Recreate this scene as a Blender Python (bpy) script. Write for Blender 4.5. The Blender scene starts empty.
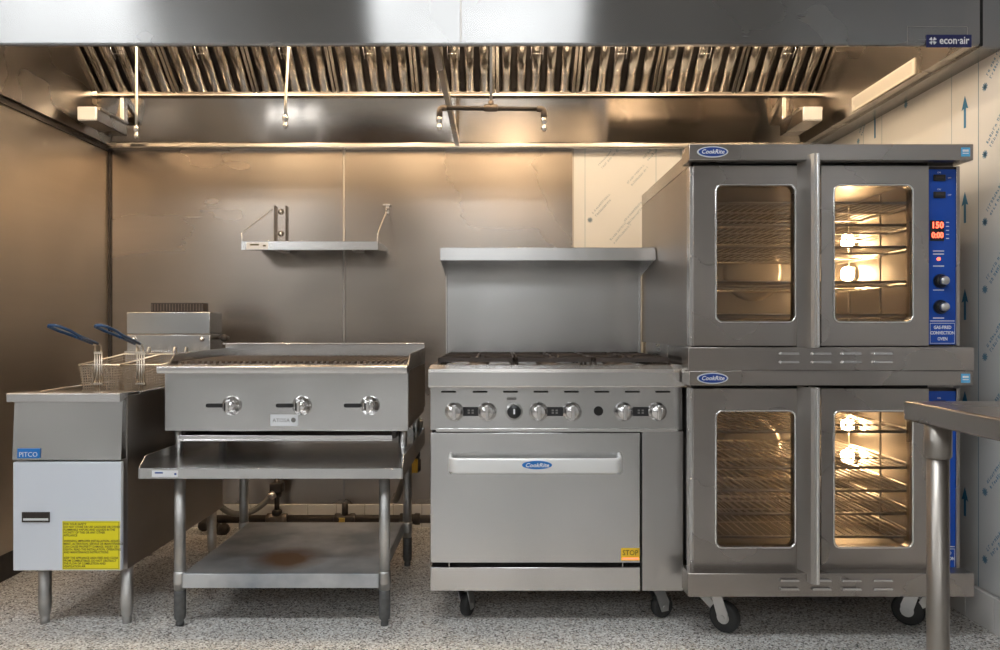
import bpy, bmesh, math, random
from mathutils import Vector, Matrix
random.seed(7)
PI = math.pi
C = bpy.context.scene.collection
SC = bpy.context.scene

# ------------------------------------------------------------------ camera, world, exposure
CAMZ, F = 1.06, 750.0
cam_d = bpy.data.cameras.new('camera'); cam = bpy.data.objects.new('camera', cam_d); C.objects.link(cam)
cam.location = (0, 0, CAMZ); cam.rotation_euler = (PI / 2, 0, 0)
cam_d.sensor_width = 36; cam_d.lens = 27.0; cam_d.shift_x = 0.002; cam_d.shift_y = 0.003; cam_d.clip_start = 0.05
SC.camera = cam
SC.view_settings.view_transform = 'Standard'; SC.view_settings.look = 'None'
SC.view_settings.gamma = 1; SC.view_settings.use_curve_mapping = False
SC.view_settings.exposure = 0.72
w = bpy.data.worlds.new('world'); SC.world = w; w.use_nodes = True
w.node_tree.nodes['Background'].inputs[0].default_value = (0.8, 0.9, 1, 1)
w.node_tree.nodes['Background'].inputs[1].default_value = 0.3
HOOD_LAMP = 130.0      # emission of the globe lamps in the hood
TROFFER = 10.0          # emission of the ceiling panels
OVEN_BULB = 70.0


def X(px, D): return (px - 498) * D / F
def Z(py, D): return CAMZ + (328 - py) * D / F

# ------------------------------------------------------------------ materials
def newmat(name):
    m = bpy.data.materials.new(name); m.use_nodes = True
    nt = m.node_tree
    return m, nt, nt.nodes['Principled BSDF']

def plain(name, col, rough=0.5, metal=0.0, emit=None, strength=0.0, spec=None, noise=0.0, nscale=20):
    m, nt, b = newmat(name)
    b.inputs['Base Color'].default_value = (*col, 1)
    b.inputs['Roughness'].default_value = rough
    b.inputs['Metallic'].default_value = metal
    if spec is not None: b.inputs['Specular IOR Level'].default_value = spec
    if emit: 
        b.inputs['Emission Color'].default_value = (*emit, 1); b.inputs['Emission Strength'].default_value = strength
    if noise:
        tc = nt.nodes.new('ShaderNodeTexCoord'); n = nt.nodes.new('ShaderNodeTexNoise')
        n.inputs['Scale'].default_value = nscale; n.inputs['Detail'].default_value = 5
        mx = nt.nodes.new('ShaderNodeMixRGB'); mx.blend_type = 'MIX'
        mx.inputs[1].default_value = (*[c * (1 - noise) for c in col], 1)
        mx.inputs[2].default_value = (*[min(1, c * (1 + noise)) for c in col], 1)
        nt.links.new(tc.outputs['Object'], n.inputs['Vector']); nt.links.new(n.outputs['Fac'], mx.inputs[0])
        nt.links.new(mx.outputs[0], b.inputs['Base Color'])
    return m

def steel(name, col=(.56, .55, .54), rough=.3, aniso=.6, tang=(0, .12, 1), grain=(.8, .8, 16), smudge=.12, var=.06, sscale=2.5):
    """brushed stainless steel: fine grain, cloudy smudges in the roughness"""
    m, nt, b = newmat(name); L = nt.links.new
    b.inputs['Metallic'].default_value = 1
    b.inputs['Anisotropic'].default_value = aniso
    tv = nt.nodes.new('ShaderNodeCombineXYZ')
    for i in range(3): tv.inputs[i].default_value = tang[i]
    L(tv.outputs[0], b.inputs['Tangent'])
    tc = nt.nodes.new('ShaderNodeTexCoord')
    mp = nt.nodes.new('ShaderNodeMapping'); mp.inputs['Scale'].default_value = grain
    g = nt.nodes.new('ShaderNodeTexNoise'); g.inputs['Scale'].default_value = 1.6; g.inputs['Detail'].default_value = 3
    L(tc.outputs['Object'], mp.inputs[0]); L(mp.outputs[0], g.inputs['Vector'])
    s = nt.nodes.new('ShaderNodeTexNoise'); s.inputs['Scale'].default_value = sscale; s.inputs['Detail'].default_value = 1.5
    s.inputs['Roughness'].default_value = .5; s.inputs['Distortion'].default_value = .3
    L(tc.outputs['Object'], s.inputs['Vector'])
    r1 = nt.nodes.new('ShaderNodeMapRange'); r1.interpolation_type = 'SMOOTHSTEP'; r1.inputs['From Min'].default_value = .2; r1.inputs['From Max'].default_value = .8
    r1.inputs['To Min'].default_value = rough - smudge / 2; r1.inputs['To Max'].default_value = rough + smudge / 2
    L(s.outputs['Fac'], r1.inputs['Value'])
    r2 = nt.nodes.new('ShaderNodeMapRange'); r2.inputs['To Min'].default_value = -.006; r2.inputs['To Max'].default_value = .006
    L(g.outputs['Fac'], r2.inputs['Value'])
    ad = nt.nodes.new('ShaderNodeMath'); ad.operation = 'ADD'; L(r1.outputs[0], ad.inputs[0]); L(r2.outputs[0], ad.inputs[1])
    L(ad.outputs[0], b.inputs['Roughness'])
    av = nt.nodes.new('ShaderNodeMath'); av.operation = 'MULTIPLY_ADD'; av.inputs[1].default_value = .12; L(g.outputs['Fac'], av.inputs[0]); L(s.outputs['Fac'], av.inputs[2])
    r3 = nt.nodes.new('ShaderNodeMapRange'); r3.interpolation_type = 'SMOOTHSTEP'; r3.inputs['From Min'].default_value = .26; r3.inputs['From Max'].default_value = .86
    r3.inputs['To Min'].default_value = 1 - var; r3.inputs['To Max'].default_value = 1 + var
    L(av.outputs[0], r3.inputs['Value'])
    vm = nt.nodes.new('ShaderNodeVectorMath'); vm.operation = 'SCALE'; vm.inputs[0].default_value = col
    L(r3.outputs[0], vm.inputs['Scale']); L(vm.outputs[0], b.inputs['Base Color'])
    return m

M = {}
M['wallsteel'] = steel('wall_steel', (.41, .36, .315), .26, .3, smudge=.08, var=.16, sscale=1.6)
M['sidesteel'] = steel('side_wall_steel', (.64, .57, .49), .40, .3, smudge=.1, var=.14, sscale=1.6)
M['hoodsteel'] = steel('hood_steel', (.31, .305, .30), .26, 1.0, smudge=.06, var=.05)
M['hoodin'] = steel('hood_inner_steel', (.50, .46, .42), .27, .5, smudge=.05, var=.10)
M['hoodback'] = steel('hood_back_steel', (.36, .325, .29), .13, .3, smudge=.04, var=.15)
M['filter'] = steel('filter_steel', (.74, .70, .66), .20, .2, smudge=.04, var=.08)
M['bounce'] = steel('hood_bounce_steel', (.72, .68, .63), .55, .0, smudge=.05, var=.05)
M['steel'] = steel('appliance_steel', (.61, .605, .60), .24, .35, smudge=.06, var=.10)
M['steelv'] = steel('upright_grain_steel', (.50, .49, .48), .32, .5, tang=(1, 1, 0), grain=(16, 16, .8), smudge=.08)
M['handlesteel'] = steel('door_handle_steel', (.62, .61, .60), .42, .2, smudge=.05)
M['flare'] = steel('door_pull_steel', (.46, .44, .42), .55, .0, smudge=.05)
M['legsteel'] = steel('leg_steel', (.34, .31, .28), .40, .3, smudge=.1)
M['bright'] = steel('bright_edge_steel', (.72, .71, .70), .22, .4, smudge=.05)
M['ovensteel'] = steel('oven_steel', (.40, .37, .345), .27, .4, smudge=.06, var=.12)
M['oldsteel'] = steel('aged_steel', (.40, .37, .345), .40, .4, smudge=.12, var=.15)
M['dullgalv'] = steel('galvanised_steel', (.50, .49, .475), .50, .0, grain=(30, 30, 30), smudge=.12, var=.35, sscale=9)
M['chrome'] = plain('chrome', (.80, .79, .78), .12, 1)
M['knobchrome'] = plain('brushed_chrome_knob', (.74, .73, .72), .2, 1)
M['castmetal'] = plain('cast_metal', (.62, .61, .60), .30, 1)
M['wire'] = plain('chromed_wire', (.80, .75, .68), .36, 1)
M['basketwire'] = plain('basket_wire', (.36, .29, .22), .5, .7)
M['black'] = plain('black_plastic', (.012, .012, .013), .35)
M['void'] = plain('seam_shade_black', (.01, .009, .008), .9)  # near-black for seams, and for shade painted into gaps and openings
M['iron'] = plain('cast_iron', (.045, .035, .03), .6, .3, noise=.4, nscale=40)
M['pipeiron'] = plain('black_iron_pipe', (.06, .05, .045), .5, .5, noise=.5, nscale=25)
M['grateiron'] = plain('grate_iron', (.16, .13, .11), .5, .7, noise=.4, nscale=40)
M['rubber'] = plain('black_rubber', (.025, .025, .025), .6)
M['blue'] = plain('blue_panel', (.0, .065, .42), .4)
M['badge'] = plain('blue_enamel', (.006, .045, .25), .3)
M['badgelight'] = plain('bright_blue_enamel', (.01, .16, .50), .3)
M['navy'] = plain('navy_badge', (.008, .012, .09), .4)
M['bluegrip'] = plain('blue_vinyl_grip', (.01, .05, .14), .3)
M['white'] = plain('white_print', (.85, .85, .85), .5)
M['film'] = plain('white_masked_door', (.66, .70, .77), .35, .25, noise=.03, nscale=5)
M['yellow'] = plain('yellow_label', (.75, .66, .01), .5)
M['orange'] = plain('yellow_orange_label', (.85, .55, .03), .5)
M['ink'] = plain('dark_ink', (.05, .045, .01), .6)
M['red'] = plain('red_led', (.6, .05, .02), .4, emit=(1, .12, .06), strength=2.2)
M['skyblue'] = plain('light_blue_sticker', (.10, .42, .72), .5)
M['silverlabel'] = plain('silver_label', (.75, .76, .78), .4, .3)
M['paper'] = plain('paper_placard', (.62, .58, .52), .7, noise=.1, nscale=120)
M['tile'] = plain('white_tile', (.72, .70, .68), .25)
M['grout'] = plain('grout', (.25, .22, .2), .8)
M['plaster'] = plain('painted_wall', (.36, .34, .32), .7)
M['ceil'] = plain('ceiling_board', (.70, .70, .69), .8)
M['brass'] = plain('brass', (.75, .55, .15), .3, 1)
M['yellowvalve'] = plain('yellow_valve_handle', (.80, .45, .03), .45)
M['greyhose'] = plain('grey_hose', (.20, .19, .18), .5, .3)
M['troffer'] = plain('troffer_panel', (.9, .9, .9), .5, emit=(.93, .97, 1.0), strength=TROFFER)
M['lamp'] = plain('hood_lamp_glass', (1, .9, .8), .4, emit=(1.0, .78, .52), strength=HOOD_LAMP)
M['bulb'] = plain('oven_bulb_glass', (1, .9, .7), .4, emit=(1.0, .76, .48), strength=OVEN_BULB)
M['cavity'] = steel('oven_cavity_steel', (.40, .36, .31), .40, .0, smudge=.2, var=.1)
M['filmprint'] = plain('film_print_blue', (.12, .25, .38), .6)
M['filmprintpale'] = plain('faded_film_print', (.27, .34, .40), .6)
M['arrowprint'] = plain('film_print_arrow', (.02, .15, .30), .6)
M['crease'] = plain('film_edge', (.22, .32, .38), .5)
M['filmwall'] = plain('protective_film', (.60, .60, .60), .42, .1, noise=.06, nscale=3)

def floor_mat():
    m, nt, b = newmat('speckled_floor'); L = nt.links.new
    tc = nt.nodes.new('ShaderNodeTexCoord'); v = nt.nodes.new('ShaderNodeTexVoronoi')
    v.inputs['Scale'].default_value = 190
    L(tc.outputs['Object'], v.inputs['Vector'])
    sp = nt.nodes.new('ShaderNodeSeparateColor'); L(v.outputs['Color'], sp.inputs[0])
    cr = nt.nodes.new('ShaderNodeValToRGB'); cr.color_ramp.interpolation = 'CONSTANT'
    e = cr.color_ramp.elements; e[0].position = 0; e[0].color = (.035, .032, .03, 1); e[1].position = .10; e[1].color = (.28, .26, .24, 1)
    for p, c in ((.24, (.50, .48, .45)), (.46, (.68, .665, .64)), (.74, (.84, .83, .81)), (.95, (.44, .36, .29))):
        k = e.new(p); k.color = (*c, 1)
    L(sp.outputs[0], cr.inputs[0])
    n = nt.nodes.new('ShaderNodeTexNoise'); n.inputs['Scale'].default_value = 2.2; n.inputs['Detail'].default_value = 5
    L(tc.outputs['Object'], n.inputs['Vector'])
    mr = nt.nodes.new('ShaderNodeMapRange'); mr.inputs['To Min'].default_value = .8; mr.inputs['To Max'].default_value = 1.1
    L(n.outputs['Fac'], mr.inputs['Value'])
    vm = nt.nodes.new('ShaderNodeVectorMath'); vm.operation = 'SCALE'; L(cr.outputs[0], vm.inputs[0]); L(mr.outputs[0], vm.inputs['Scale'])
    L(vm.outputs[0], b.inputs['Base Color']); b.inputs['Roughness'].default_value = .42
    return m
M['floor'] = floor_mat()

def shelf_mat():
    """galvanised undershelf with a rust-brown stain"""
    m, nt, b = newmat('stained_galvanised_shelf'); L = nt.links.new
    b.inputs['Metallic'].default_value = .85
    tc = nt.nodes.new('ShaderNodeTexCoord'); n = nt.nodes.new('ShaderNodeTexNoise'); n.inputs['Scale'].default_value = 5; n.inputs['Detail'].default_value = 7
    L(tc.outputs['Object'], n.inputs['Vector'])
    cr = nt.nodes.new('ShaderNodeValToRGB'); e = cr.color_ramp.elements
    e[0].position = .34; e[0].color = (.30, .33, .37, 1); e[1].position = .66; e[1].color = (.60, .62, .64, 1)
    L(n.outputs['Fac'], cr.inputs[0])
    gt = nt.nodes.new('ShaderNodeTexGradient'); gt.gradient_type = 'SPHERICAL'
    mp = nt.nodes.new('ShaderNodeMapping'); mp.vector_type = 'TEXTURE'
    mp.inputs['Location'].default_value = (.0, -.16, .19); mp.inputs['Scale'].default_value = (.16, .16, .3)
    n2 = nt.nodes.new('ShaderNodeTexNoise'); n2.inputs['Scale'].default_value = 9
    L(tc.outputs['Object'], mp.inputs[0]); L(mp.outputs[0], gt.inputs[0])
    L(tc.outputs['Object'], n2.inputs['Vector'])
    mu = nt.nodes.new('ShaderNodeMath'); mu.operation = 'MULTIPLY'; L(gt.outputs['Fac'], mu.inputs[0]); L(n2.outputs['Fac'], mu.inputs[1])
    m2 = nt.nodes.new('ShaderNodeMath'); m2.operation = 'MULTIPLY'; m2.inputs[1].default_value = 3.0; m2.use_clamp = True; L(mu.outputs[0], m2.inputs[0])
    mx = nt.nodes.new('ShaderNodeMixRGB'); mx.inputs[2].default_value = (.26, .14, .07, 1)
    L(m2.outputs[0], mx.inputs[0]); L(cr.outputs[0], mx.inputs[1]); L(mx.outputs[0], b.inputs['Base Color'])
    b.inputs['Roughness'].default_value = .45
    return m
M['shelf'] = shelf_mat()
M['darkfoot'] = plain('dark_grey_foot', (.13, .13, .13), .5, .5, noise=.4, nscale=60)

def glass_mat(name, tint):
    m, nt, b = newmat(name); nt.nodes.remove(b); L = nt.links.new
    out = nt.nodes['Material Output']
    t = nt.nodes.new('ShaderNodeBsdfTransparent'); t.inputs[0].default_value = (*tint, 1)
    g = nt.nodes.new('ShaderNodeBsdfGlossy'); g.inputs['Roughness'].default_value = .06
    fr = nt.nodes.new('ShaderNodeFresnel'); fr.inputs[0].default_value = 1.5
    mx = nt.nodes.new('ShaderNodeMixShader'); L(fr.outputs[0], mx.inputs[0]); L(t.outputs[0], mx.inputs[1]); L(g.outputs[0], mx.inputs[2])
    L(mx.outputs[0], out.inputs['Surface'])
    return m
M['glass'] = glass_mat('oven_glass', (.90, .84, .76))

# ------------------------------------------------------------------ mesh builder
BEV = {'steel', 'bright', 'ovensteel', 'steelv', 'handlesteel', 'hoodsteel', 'film', 'shelf'}
OFF = {}            # world position of each parent's local origin

class MB:
    def __init__(s): s.bm = bmesh.new()
    def box(s, x0, x1, y0, y1, z0, z1, bev=0, seg=2):
        if x0 > x1: x0, x1 = x1, x0
        if y0 > y1: y0, y1 = y1, y0
        if z0 > z1: z0, z1 = z1, z0
        bm = s.bm
        v = [bm.verts.new(p) for p in ((x0,y0,z0),(x1,y0,z0),(x1,y1,z0),(x0,y1,z0),(x0,y0,z1),(x1,y0,z1),(x1,y1,z1),(x0,y1,z1))]
        fs = [bm.faces.new([v[i] for i in q]) for q in ((3,2,1,0),(4,5,6,7),(0,1,5,4),(1,2,6,5),(2,3,7,6),(3,0,4,7))]
        if bev:
            es = list({e for f in fs for e in f.edges})
            r = bmesh.ops.bevel(bm, geom=es, offset=bev, segments=seg, affect='EDGES', profile=.5)
            for f in r['faces']: f.smooth = seg > 1
        return s
    def prism(s, pts, axis, a0, a1, smooth=False):
        bm = s.bm
        def P(u, v, a): return {'X': (a, u, v), 'Y': (u, a, v), 'Z': (u, v, a)}[axis]
        A = [bm.verts.new(P(u, v, a0)) for u, v in pts]; B = [bm.verts.new(P(u, v, a1)) for u, v in pts]
        n = len(pts); fs = [bm.faces.new(A), bm.faces.new(B[::-1])]
        for i in range(n):
            f = bm.faces.new((A[i], B[i], B[(i+1) % n], A[(i+1) % n])); f.smooth = smooth; fs.append(f)
        bmesh.ops.recalc_face_normals(bm, faces=fs)
        return s
    def tube(s, pts, r, seg=8, closed=False):
        bm = s.bm; P = [Vector(p) for p in pts]; n = len(P); rings = []
        R = r if isinstance(r, (list, tuple)) else [r] * n
        up = None
        for i in range(n):
            if closed: t = (P[(i+1) % n] - P[i-1])
            else: t = (P[min(i+1, n-1)] - P[max(i-1, 0)])
            t.normalize()
            if up is None:
                up = t.orthogonal().normalized()
            else:
                up = (up - t * up.dot(t)); up = up.normalized() if up.length > 1e-6 else t.orthogonal().normalized()
            b = t.cross(up)
            rings.append([bm.verts.new(P[i] + (up * math.cos(a) + b * math.sin(a)) * R[i]) for a in [2*PI*k/seg for k in range(seg)]])
        for i in range(n if closed else n - 1):
            A, B = rings[i], rings[(i+1) % n]
            for k in range(seg):
                f = bm.faces.new((A[k], A[(k+1) % seg], B[(k+1) % seg], B[k])); f.smooth = seg > 4
        if not closed:
            bm.faces.new(rings[0][::-1]); bm.faces.new(rings[-1])
        return s
    def lathe(s, c, d, prof, seg=24):
        """prof: (radius, distance along d)"""
        bm = s.bm; c = Vector(c); d = Vector(d).normalized(); u = d.orthogonal().normalized(); v = d.cross(u)
        rings = []
        for r, h in prof:
            if r < 1e-6: rings.append([bm.verts.new(c + d * h)])
            else: rings.append([bm.verts.new(c + d * h + (u * math.cos(a) + v * math.sin(a)) * r) for a in [2*PI*k/seg for k in range(seg)]])
        for A, B in zip(rings, rings[1:]):
            for k in range(seg):
                q = [A[k % len(A)], A[(k+1) % seg % len(A)] if len(A) > 1 else None, B[(k+1) % seg] if len(B) > 1 else B[0], B[k] if len(B) > 1 else None]
                q = [x for x in q if x is not None]
                if len(set(q)) >= 3:
                    f = bm.faces.new(q); f.smooth = True
        if len(rings[0]) > 1: bm.faces.new(rings[0][::-1])
        if len(rings[-1]) > 1: bm.faces.new(rings[-1])
        return s
    def holed(s, x0, x1, z0, z1, y0, y1, hx0, hx1, hz0, hz1, r, n=5):
        """a plate facing -Y with a rounded rectangular hole"""
        bm = s.bm; inner = rr(hx0, hx1, hz0, hz1, r, n)
        outer = []
        cs = [(x1, z1), (x0, z1), (x0, z0), (x1, z0)]
        for k in range(4): outer += [cs[k]] * (n + 1)
        out = {}
        for y in (y0, y1):
            I = [bm.verts.new((p[0], y, p[1])) for p in inner]; O = {c: bm.verts.new((c[0], y, c[1])) for c in cs}
            out[y] = (I, O)
            m = len(inner)
            for i in range(m):
                j = (i + 1) % m
                a, b = O[outer[i]], O[outer[j]]
                q = [I[i], I[j], b] if a is b else [I[i], I[j], b, a]
                bm.faces.new(q)
        (I0, O0), (I1, O1) = out[y0], out[y1]; m = len(inner)
        for i in range(m):
            j = (i + 1) % m; f = bm.faces.new((I0[i], I0[j], I1[j], I1[i])); f.smooth = True
        for k in range(4):
            a, b = cs[k], cs[(k+1) % 4]; bm.faces.new((O0[a], O0[b], O1[b], O1[a]))
        bmesh.ops.recalc_face_normals(bm, faces=bm.faces[:])
        return s
    def xform(s, mat):
        bmesh.ops.transform(s.bm, matrix=mat, verts=s.bm.verts[:]); return s
    def build(s, name, mat, parent=None, **kw):
        off = Vector(OFF[parent.name]) if parent is not None else Vector((0, 0, 0))
        bmesh.ops.translate(s.bm, vec=-off, verts=s.bm.verts[:])
        me = bpy.data.meshes.new(name); s.bm.to_mesh(me); s.bm.free()
        me.materials.append(M[mat] if isinstance(mat, str) else mat)
        o = bpy.data.objects.new(name, me); C.objects.link(o)
        if mat in BEV:
            bv = o.modifiers.new('edge', 'BEVEL'); bv.width = .0016; bv.segments = 2; bv.limit_method = 'ANGLE'; bv.angle_limit = math.radians(50); bv.harden_normals = True
        if parent is not None: o.parent = parent
        OFF[o.name] = tuple(off)
        if kw: tag(o, **kw)
        return o

def rr(x0, x1, z0, z1, r, n=5):
    P = []
    for cx, cz, a0 in ((x1-r, z1-r, 0), (x0+r, z1-r, PI/2), (x0+r, z0+r, PI), (x1-r, z0+r, 1.5*PI)):
        for k in range(n + 1):
            a = a0 + PI/2 * k / n; P.append((cx + r*math.cos(a), cz + r*math.sin(a)))
    return P

def tag(o, label=None, cat=None, group=None, kind=None):
    if label: o['label'] = label
    if cat: o['category'] = cat
    if group: o['group'] = group
    if kind: o['kind'] = kind
    return o

def thing(name, loc, label, cat, group=None):
    o = bpy.data.objects.new(name, None); C.objects.link(o); o.location = loc; o.empty_display_size = .05
    OFF[o.name] = tuple(loc)
    return tag(o, label, cat, group)

def copy_tree(o, parent=None):
    c = o.copy(); C.objects.link(c); c.parent = parent
    OFF[c.name] = OFF[o.name]
    for ch in list(o.children): copy_tree(ch, c)
    return c

def text(body, size, loc, mat, parent, name='lettering', rot=(PI/2, 0, 0), align='CENTER', ext=.0004, sx=1.0, shear=0, space=1.0, bold=0.0):
    cu = bpy.data.curves.new('t', 'FONT'); cu.body = body; cu.size = size; cu.align_x = align; cu.align_y = 'CENTER'
    cu.extrude = ext; cu.resolution_u = 2; cu.shear = shear; cu.space_character = space; cu.offset = bold
    t = bpy.data.objects.new('t', cu); C.objects.link(t); bpy.context.view_layer.update()
    me = bpy.data.meshes.new_from_object(t.evaluated_get(bpy.context.evaluated_depsgraph_get()))
    bpy.data.objects.remove(t); bpy.data.curves.remove(cu)
    off = Vector(OFF[parent.name])
    from mathutils import Euler
    me.transform(Matrix.Translation(Vector(loc) - off) @ Euler(rot).to_matrix().to_4x4() @ Matrix.Diagonal((sx, 1, 1, 1)))
    me.name = name; me.materials.clear(); me.materials.append(M[mat])
    o = bpy.data.objects.new(name, me); C.objects.link(o); o.parent = parent; OFF[o.name] = tuple(off)
    return o

def oval(mb, cx, cz, rx, rz, y0, y1, n=32):
    mb.prism([(cx + rx*math.cos(2*PI*k/n), cz + rz*math.sin(2*PI*k/n)) for k in range(n)], 'Y', y0, y1); return mb

# ------------------------------------------------------------------ the setting
WY, WL, WR, CH = 4.0, X(109, 4.0), 1.73, 3.0
HB = 2.025
S = dict(kind='structure')
MB().box(-5.0, WR + .1, -5.1, WY + .1, -.1, 0).build('floor', 'floor', **S)
MB().box(-5.0, WR + .1, -5.1, WY + .1, CH, CH + .1).build('ceiling', 'ceil', **S)
wb = MB().box(-5.0, WR + .1, WY + .012, WY + .1, 0, CH).build('wall_back', 'plaster', **S)
sx1 = X(344, WY); sx2 = X(573, WY)
MB().box(WL, sx1 - .002, WY, WY + .012, .12, 2.3).build('steel_panel', 'wallsteel', wb)
MB().box(sx1 + .002, sx2 - .004, WY, WY + .012, .12, 2.3).build('steel_panel', 'wallsteel', wb)
MB().box(sx1 - .006, sx1 + .006, WY - .003, WY, .12, 2.3, .001, 1).build('seam_strip', 'oldsteel', wb)
MB().box(sx2 - .004, sx2 + .004, WY - .004, WY + .012, .12, 2.3).build('edge_trim', 'oldsteel', wb)
fb = MB().box(sx2 + .004, WR, WY, WY + .012, .12, 2.3).build('film_panel', 'filmwall', wb)
wl = MB().box(WL - .12, WL - .012, 2.35, WY + .01, 0, CH).build('wall_left', 'plaster', **S)
MB().box(WL - .012, WL, 3.10, WY, .11, 2.3).build('steel_panel', 'sidesteel', wl)
MB().box(WL - .012, WL, 2.35, 3.096, .11, 2.3).build('steel_panel', 'sidesteel', wl)
MB().box(WL, WL + .012, WY - .012, WY, .11, HB).build('trim_1', 'pipeiron', **S)
MB().box(WL, WL + .010, 2.37, WY - .012, HB - .028, HB - .006).build('trim_2', 'pipeiron', **S)
wr = MB().box(WR + .012, WR + .12, -5.0, WY + .01, 0, CH).build('wall_right', 'plaster', **S)
fr = MB().box(WR, WR + .012, .5, WY, .13, CH).build('film_panel', 'filmwall', wr)
MB().box(-5.1, -5.0, -5.1, WY + .1, 0, CH).build('wall_far_left', 'plaster', **S)
MB().box(-5.0, WR + .1, -5.1, -5.0, 0, CH).build('wall_front', 'plaster', **S)
# tile bases
def tile_base(name, horiz, a0, a1, h):
    m = MB(); g = MB(); n = max(1, round((a1 - a0) / .154)); st = (a1 - a0) / n
    for i in range(n):
        p, q = a0 + i*st + .0012, a0 + (i+1)*st - .0012
        if horiz == 'X': m.box(p, q, WY - .012, WY + .012, .0, h, .002, 1)
        else: m.box(WR - .012, WR + .012, p, q, .0, h, .002, 1)
    o = m.build(name, 'tile', **S)
    if horiz == 'X': g.box(a0, a1, WY - .009, WY + .01, 0, h - .002)
    else: g.box(WR - .009, WR + .01, a0, a1, 0, h - .002)
    g.build('grout_line', 'grout', o)
tile_base('baseboard_back', 'X', WL, WR - .012, .12)
tile_base('baseboard_right', 'Y', .6, WY - .012, .125)
MB().box(WL - .012, WL + .004, 2.35, WY - .012, 0, .11).build('baseboard_left', 'pipeiron', **S)

# protective film on the right wall and on the back wall: creases, arrows, printed marks
def glyph_line(m, o, u, v, n, hgt, rng):
    """a row of small printed strokes; u along the line, v up"""
    p = 0
    for k in range(n):
        wd = hgt * rng.uniform(.35, .8)
        if rng.random() < .15: p += hgt * .5
        for st in range(rng.choice((1, 2, 2))):
            a = o + u * (p + wd * (.15 + .55*st)) ; b = a + v * hgt * rng.uniform(.55, 1); c = u * hgt * .2
            vs = [m.bm.verts.new(q) for q in (a, a + c, b + c, b)]; m.bm.faces.new(vs)
        a = o + u * p + v * hgt * rng.choice((0, .45, .75)); vs = [m.bm.verts.new(q) for q in (a, a + u*wd, a + u*wd + v*hgt*.2, a + v*hgt*.2)]; m.bm.faces.new(vs)
        p += wd + hgt * .3
def film_mark(m, c, U, V, rng, blob=True, n=13, hgt=.014):
    """round blot logo followed by two slanting rows of print"""
    c = Vector(c); U = Vector(U); V = Vector(V)
    a = math.radians(48); u = U*math.cos(a) + V*math.sin(a); v = -U*math.sin(a) + V*math.cos(a)
    if blob:
        for k in range(9):
            t = 2*PI*k/9; d = u*math.cos(t) + v*math.sin(t); e = -u*math.sin(t) + v*math.cos(t)
            vs = [m.bm.verts.new(q) for q in (c - e*.004, c + d*.015 - e*.002, c + d*.015 + e*.002, c + e*.004)]; m.bm.faces.new(vs)
    glyph_line(m, c + u*.035 + v*.010, u, v, n, hgt, rng); glyph_line(m, c + u*.035 - v*.014, u, v, n, hgt, rng)
rng = random.Random(3)
m = MB(); zz = Z(627, 2.664)
while zz < 2.5:                                        # marks repeat up the right wall in staggered columns
    for yk, dz in ((2.664, 0), (2.30, .06), (2.0, .0), (3.60, .04), (3.18, .09)):
        if yk > 2.9 and zz < 1.7: continue
        film_mark(m, (WR - .0006, yk, zz + dz), (0, -1, 0), (0, 0, 1), rng)
    zz += .2398
m.build('printed_mark', 'filmprint', fr)
for yk, w_ in ((X(0, 1) and 2.70, .004), (2.86, .002), (3.38, .002), (3.55, .002)):
    MB().box(WR - .0008, WR, yk - w_/2, yk + w_/2, .13, CH).build('film_crease', 'crease', fr)
def arrow(y, z0, z1):
    m = MB(); w1, w2, t = .006, .019, WR - .0010
    m.prism([(y - w1, z0), (y + w1, z0), (y + w1, z1 - .045), (y + w2, z1 - .05), (y, z1), (y - w2, z1 - .05), (y - w1, z1 - .045)], 'X', t, WR)
    m.build('arrow_mark', 'arrowprint', fr)
ya = WR * F / (965 - 498)
for yb, yt in ((128, 96), (223, 192), (320, 289), (516, 487), (421, 391)): arrow(ya, Z(yb, ya), Z(yt, ya))
arrow(WR * F / (875 - 498), Z(138, 3.44), Z(108, 3.44))
m = MB()
for px, py, bl in ((590, 220, 1), (608, 247, 0), (622, 228, 0), (625, 190, 0), (641, 165, 0), (596, 172, 0), (611, 152, 0)):
    film_mark(m, (X(px, WY), WY - .0006, Z(py, WY)), (1, 0, 0), (0, 0, 1), rng, bl, 12, .012)
m.build('printed_mark', 'filmprintpale', fb)
for px in (585, 656, 681): MB().box(X(px, WY) - .0012, X(px, WY) + .0012, WY - .0008, WY, .13, 2.3).build('film_crease', 'crease', fb)

# ceiling troffers; the back four are unseen, added to light the floor
def troffer(x, y, label):
    t = thing('ceiling_light', (x, y, CH), label, 'ceiling light', 'recessed ceiling panels')
    m = MB()
    for a in ((x-.63, x+.63, y-.33, y-.30), (x-.63, x+.63, y+.30, y+.33), (x-.63, x-.60, y-.30, y+.30), (x+.60, x+.63, y-.30, y+.30)): m.box(*a, CH-.02, CH)
    m.build('frame', 'white', t)
    MB().box(x-.60, x+.60, y-.30, y+.30, CH-.012, CH-.001).build('diffuser', 'troffer', t)
troffer(-2.6, .9, 'rectangular white ceiling panel light, left one nearest the hood')
troffer(-.115, .9, 'rectangular white ceiling panel light, right one nearest the hood')
troffer(-3.4, -3.9, 'rectangular white ceiling panel light added as fill, left one beside the far wall')
troffer(-.17, -3.9, 'rectangular white ceiling panel light added as fill, right one beside the far wall')
troffer(-3.4, -2.4, 'rectangular white ceiling panel light added as fill, left one in the middle of the room')
troffer(-.17, -2.4, 'rectangular white ceiling panel light added as fill, right one in the middle of the room')

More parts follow.
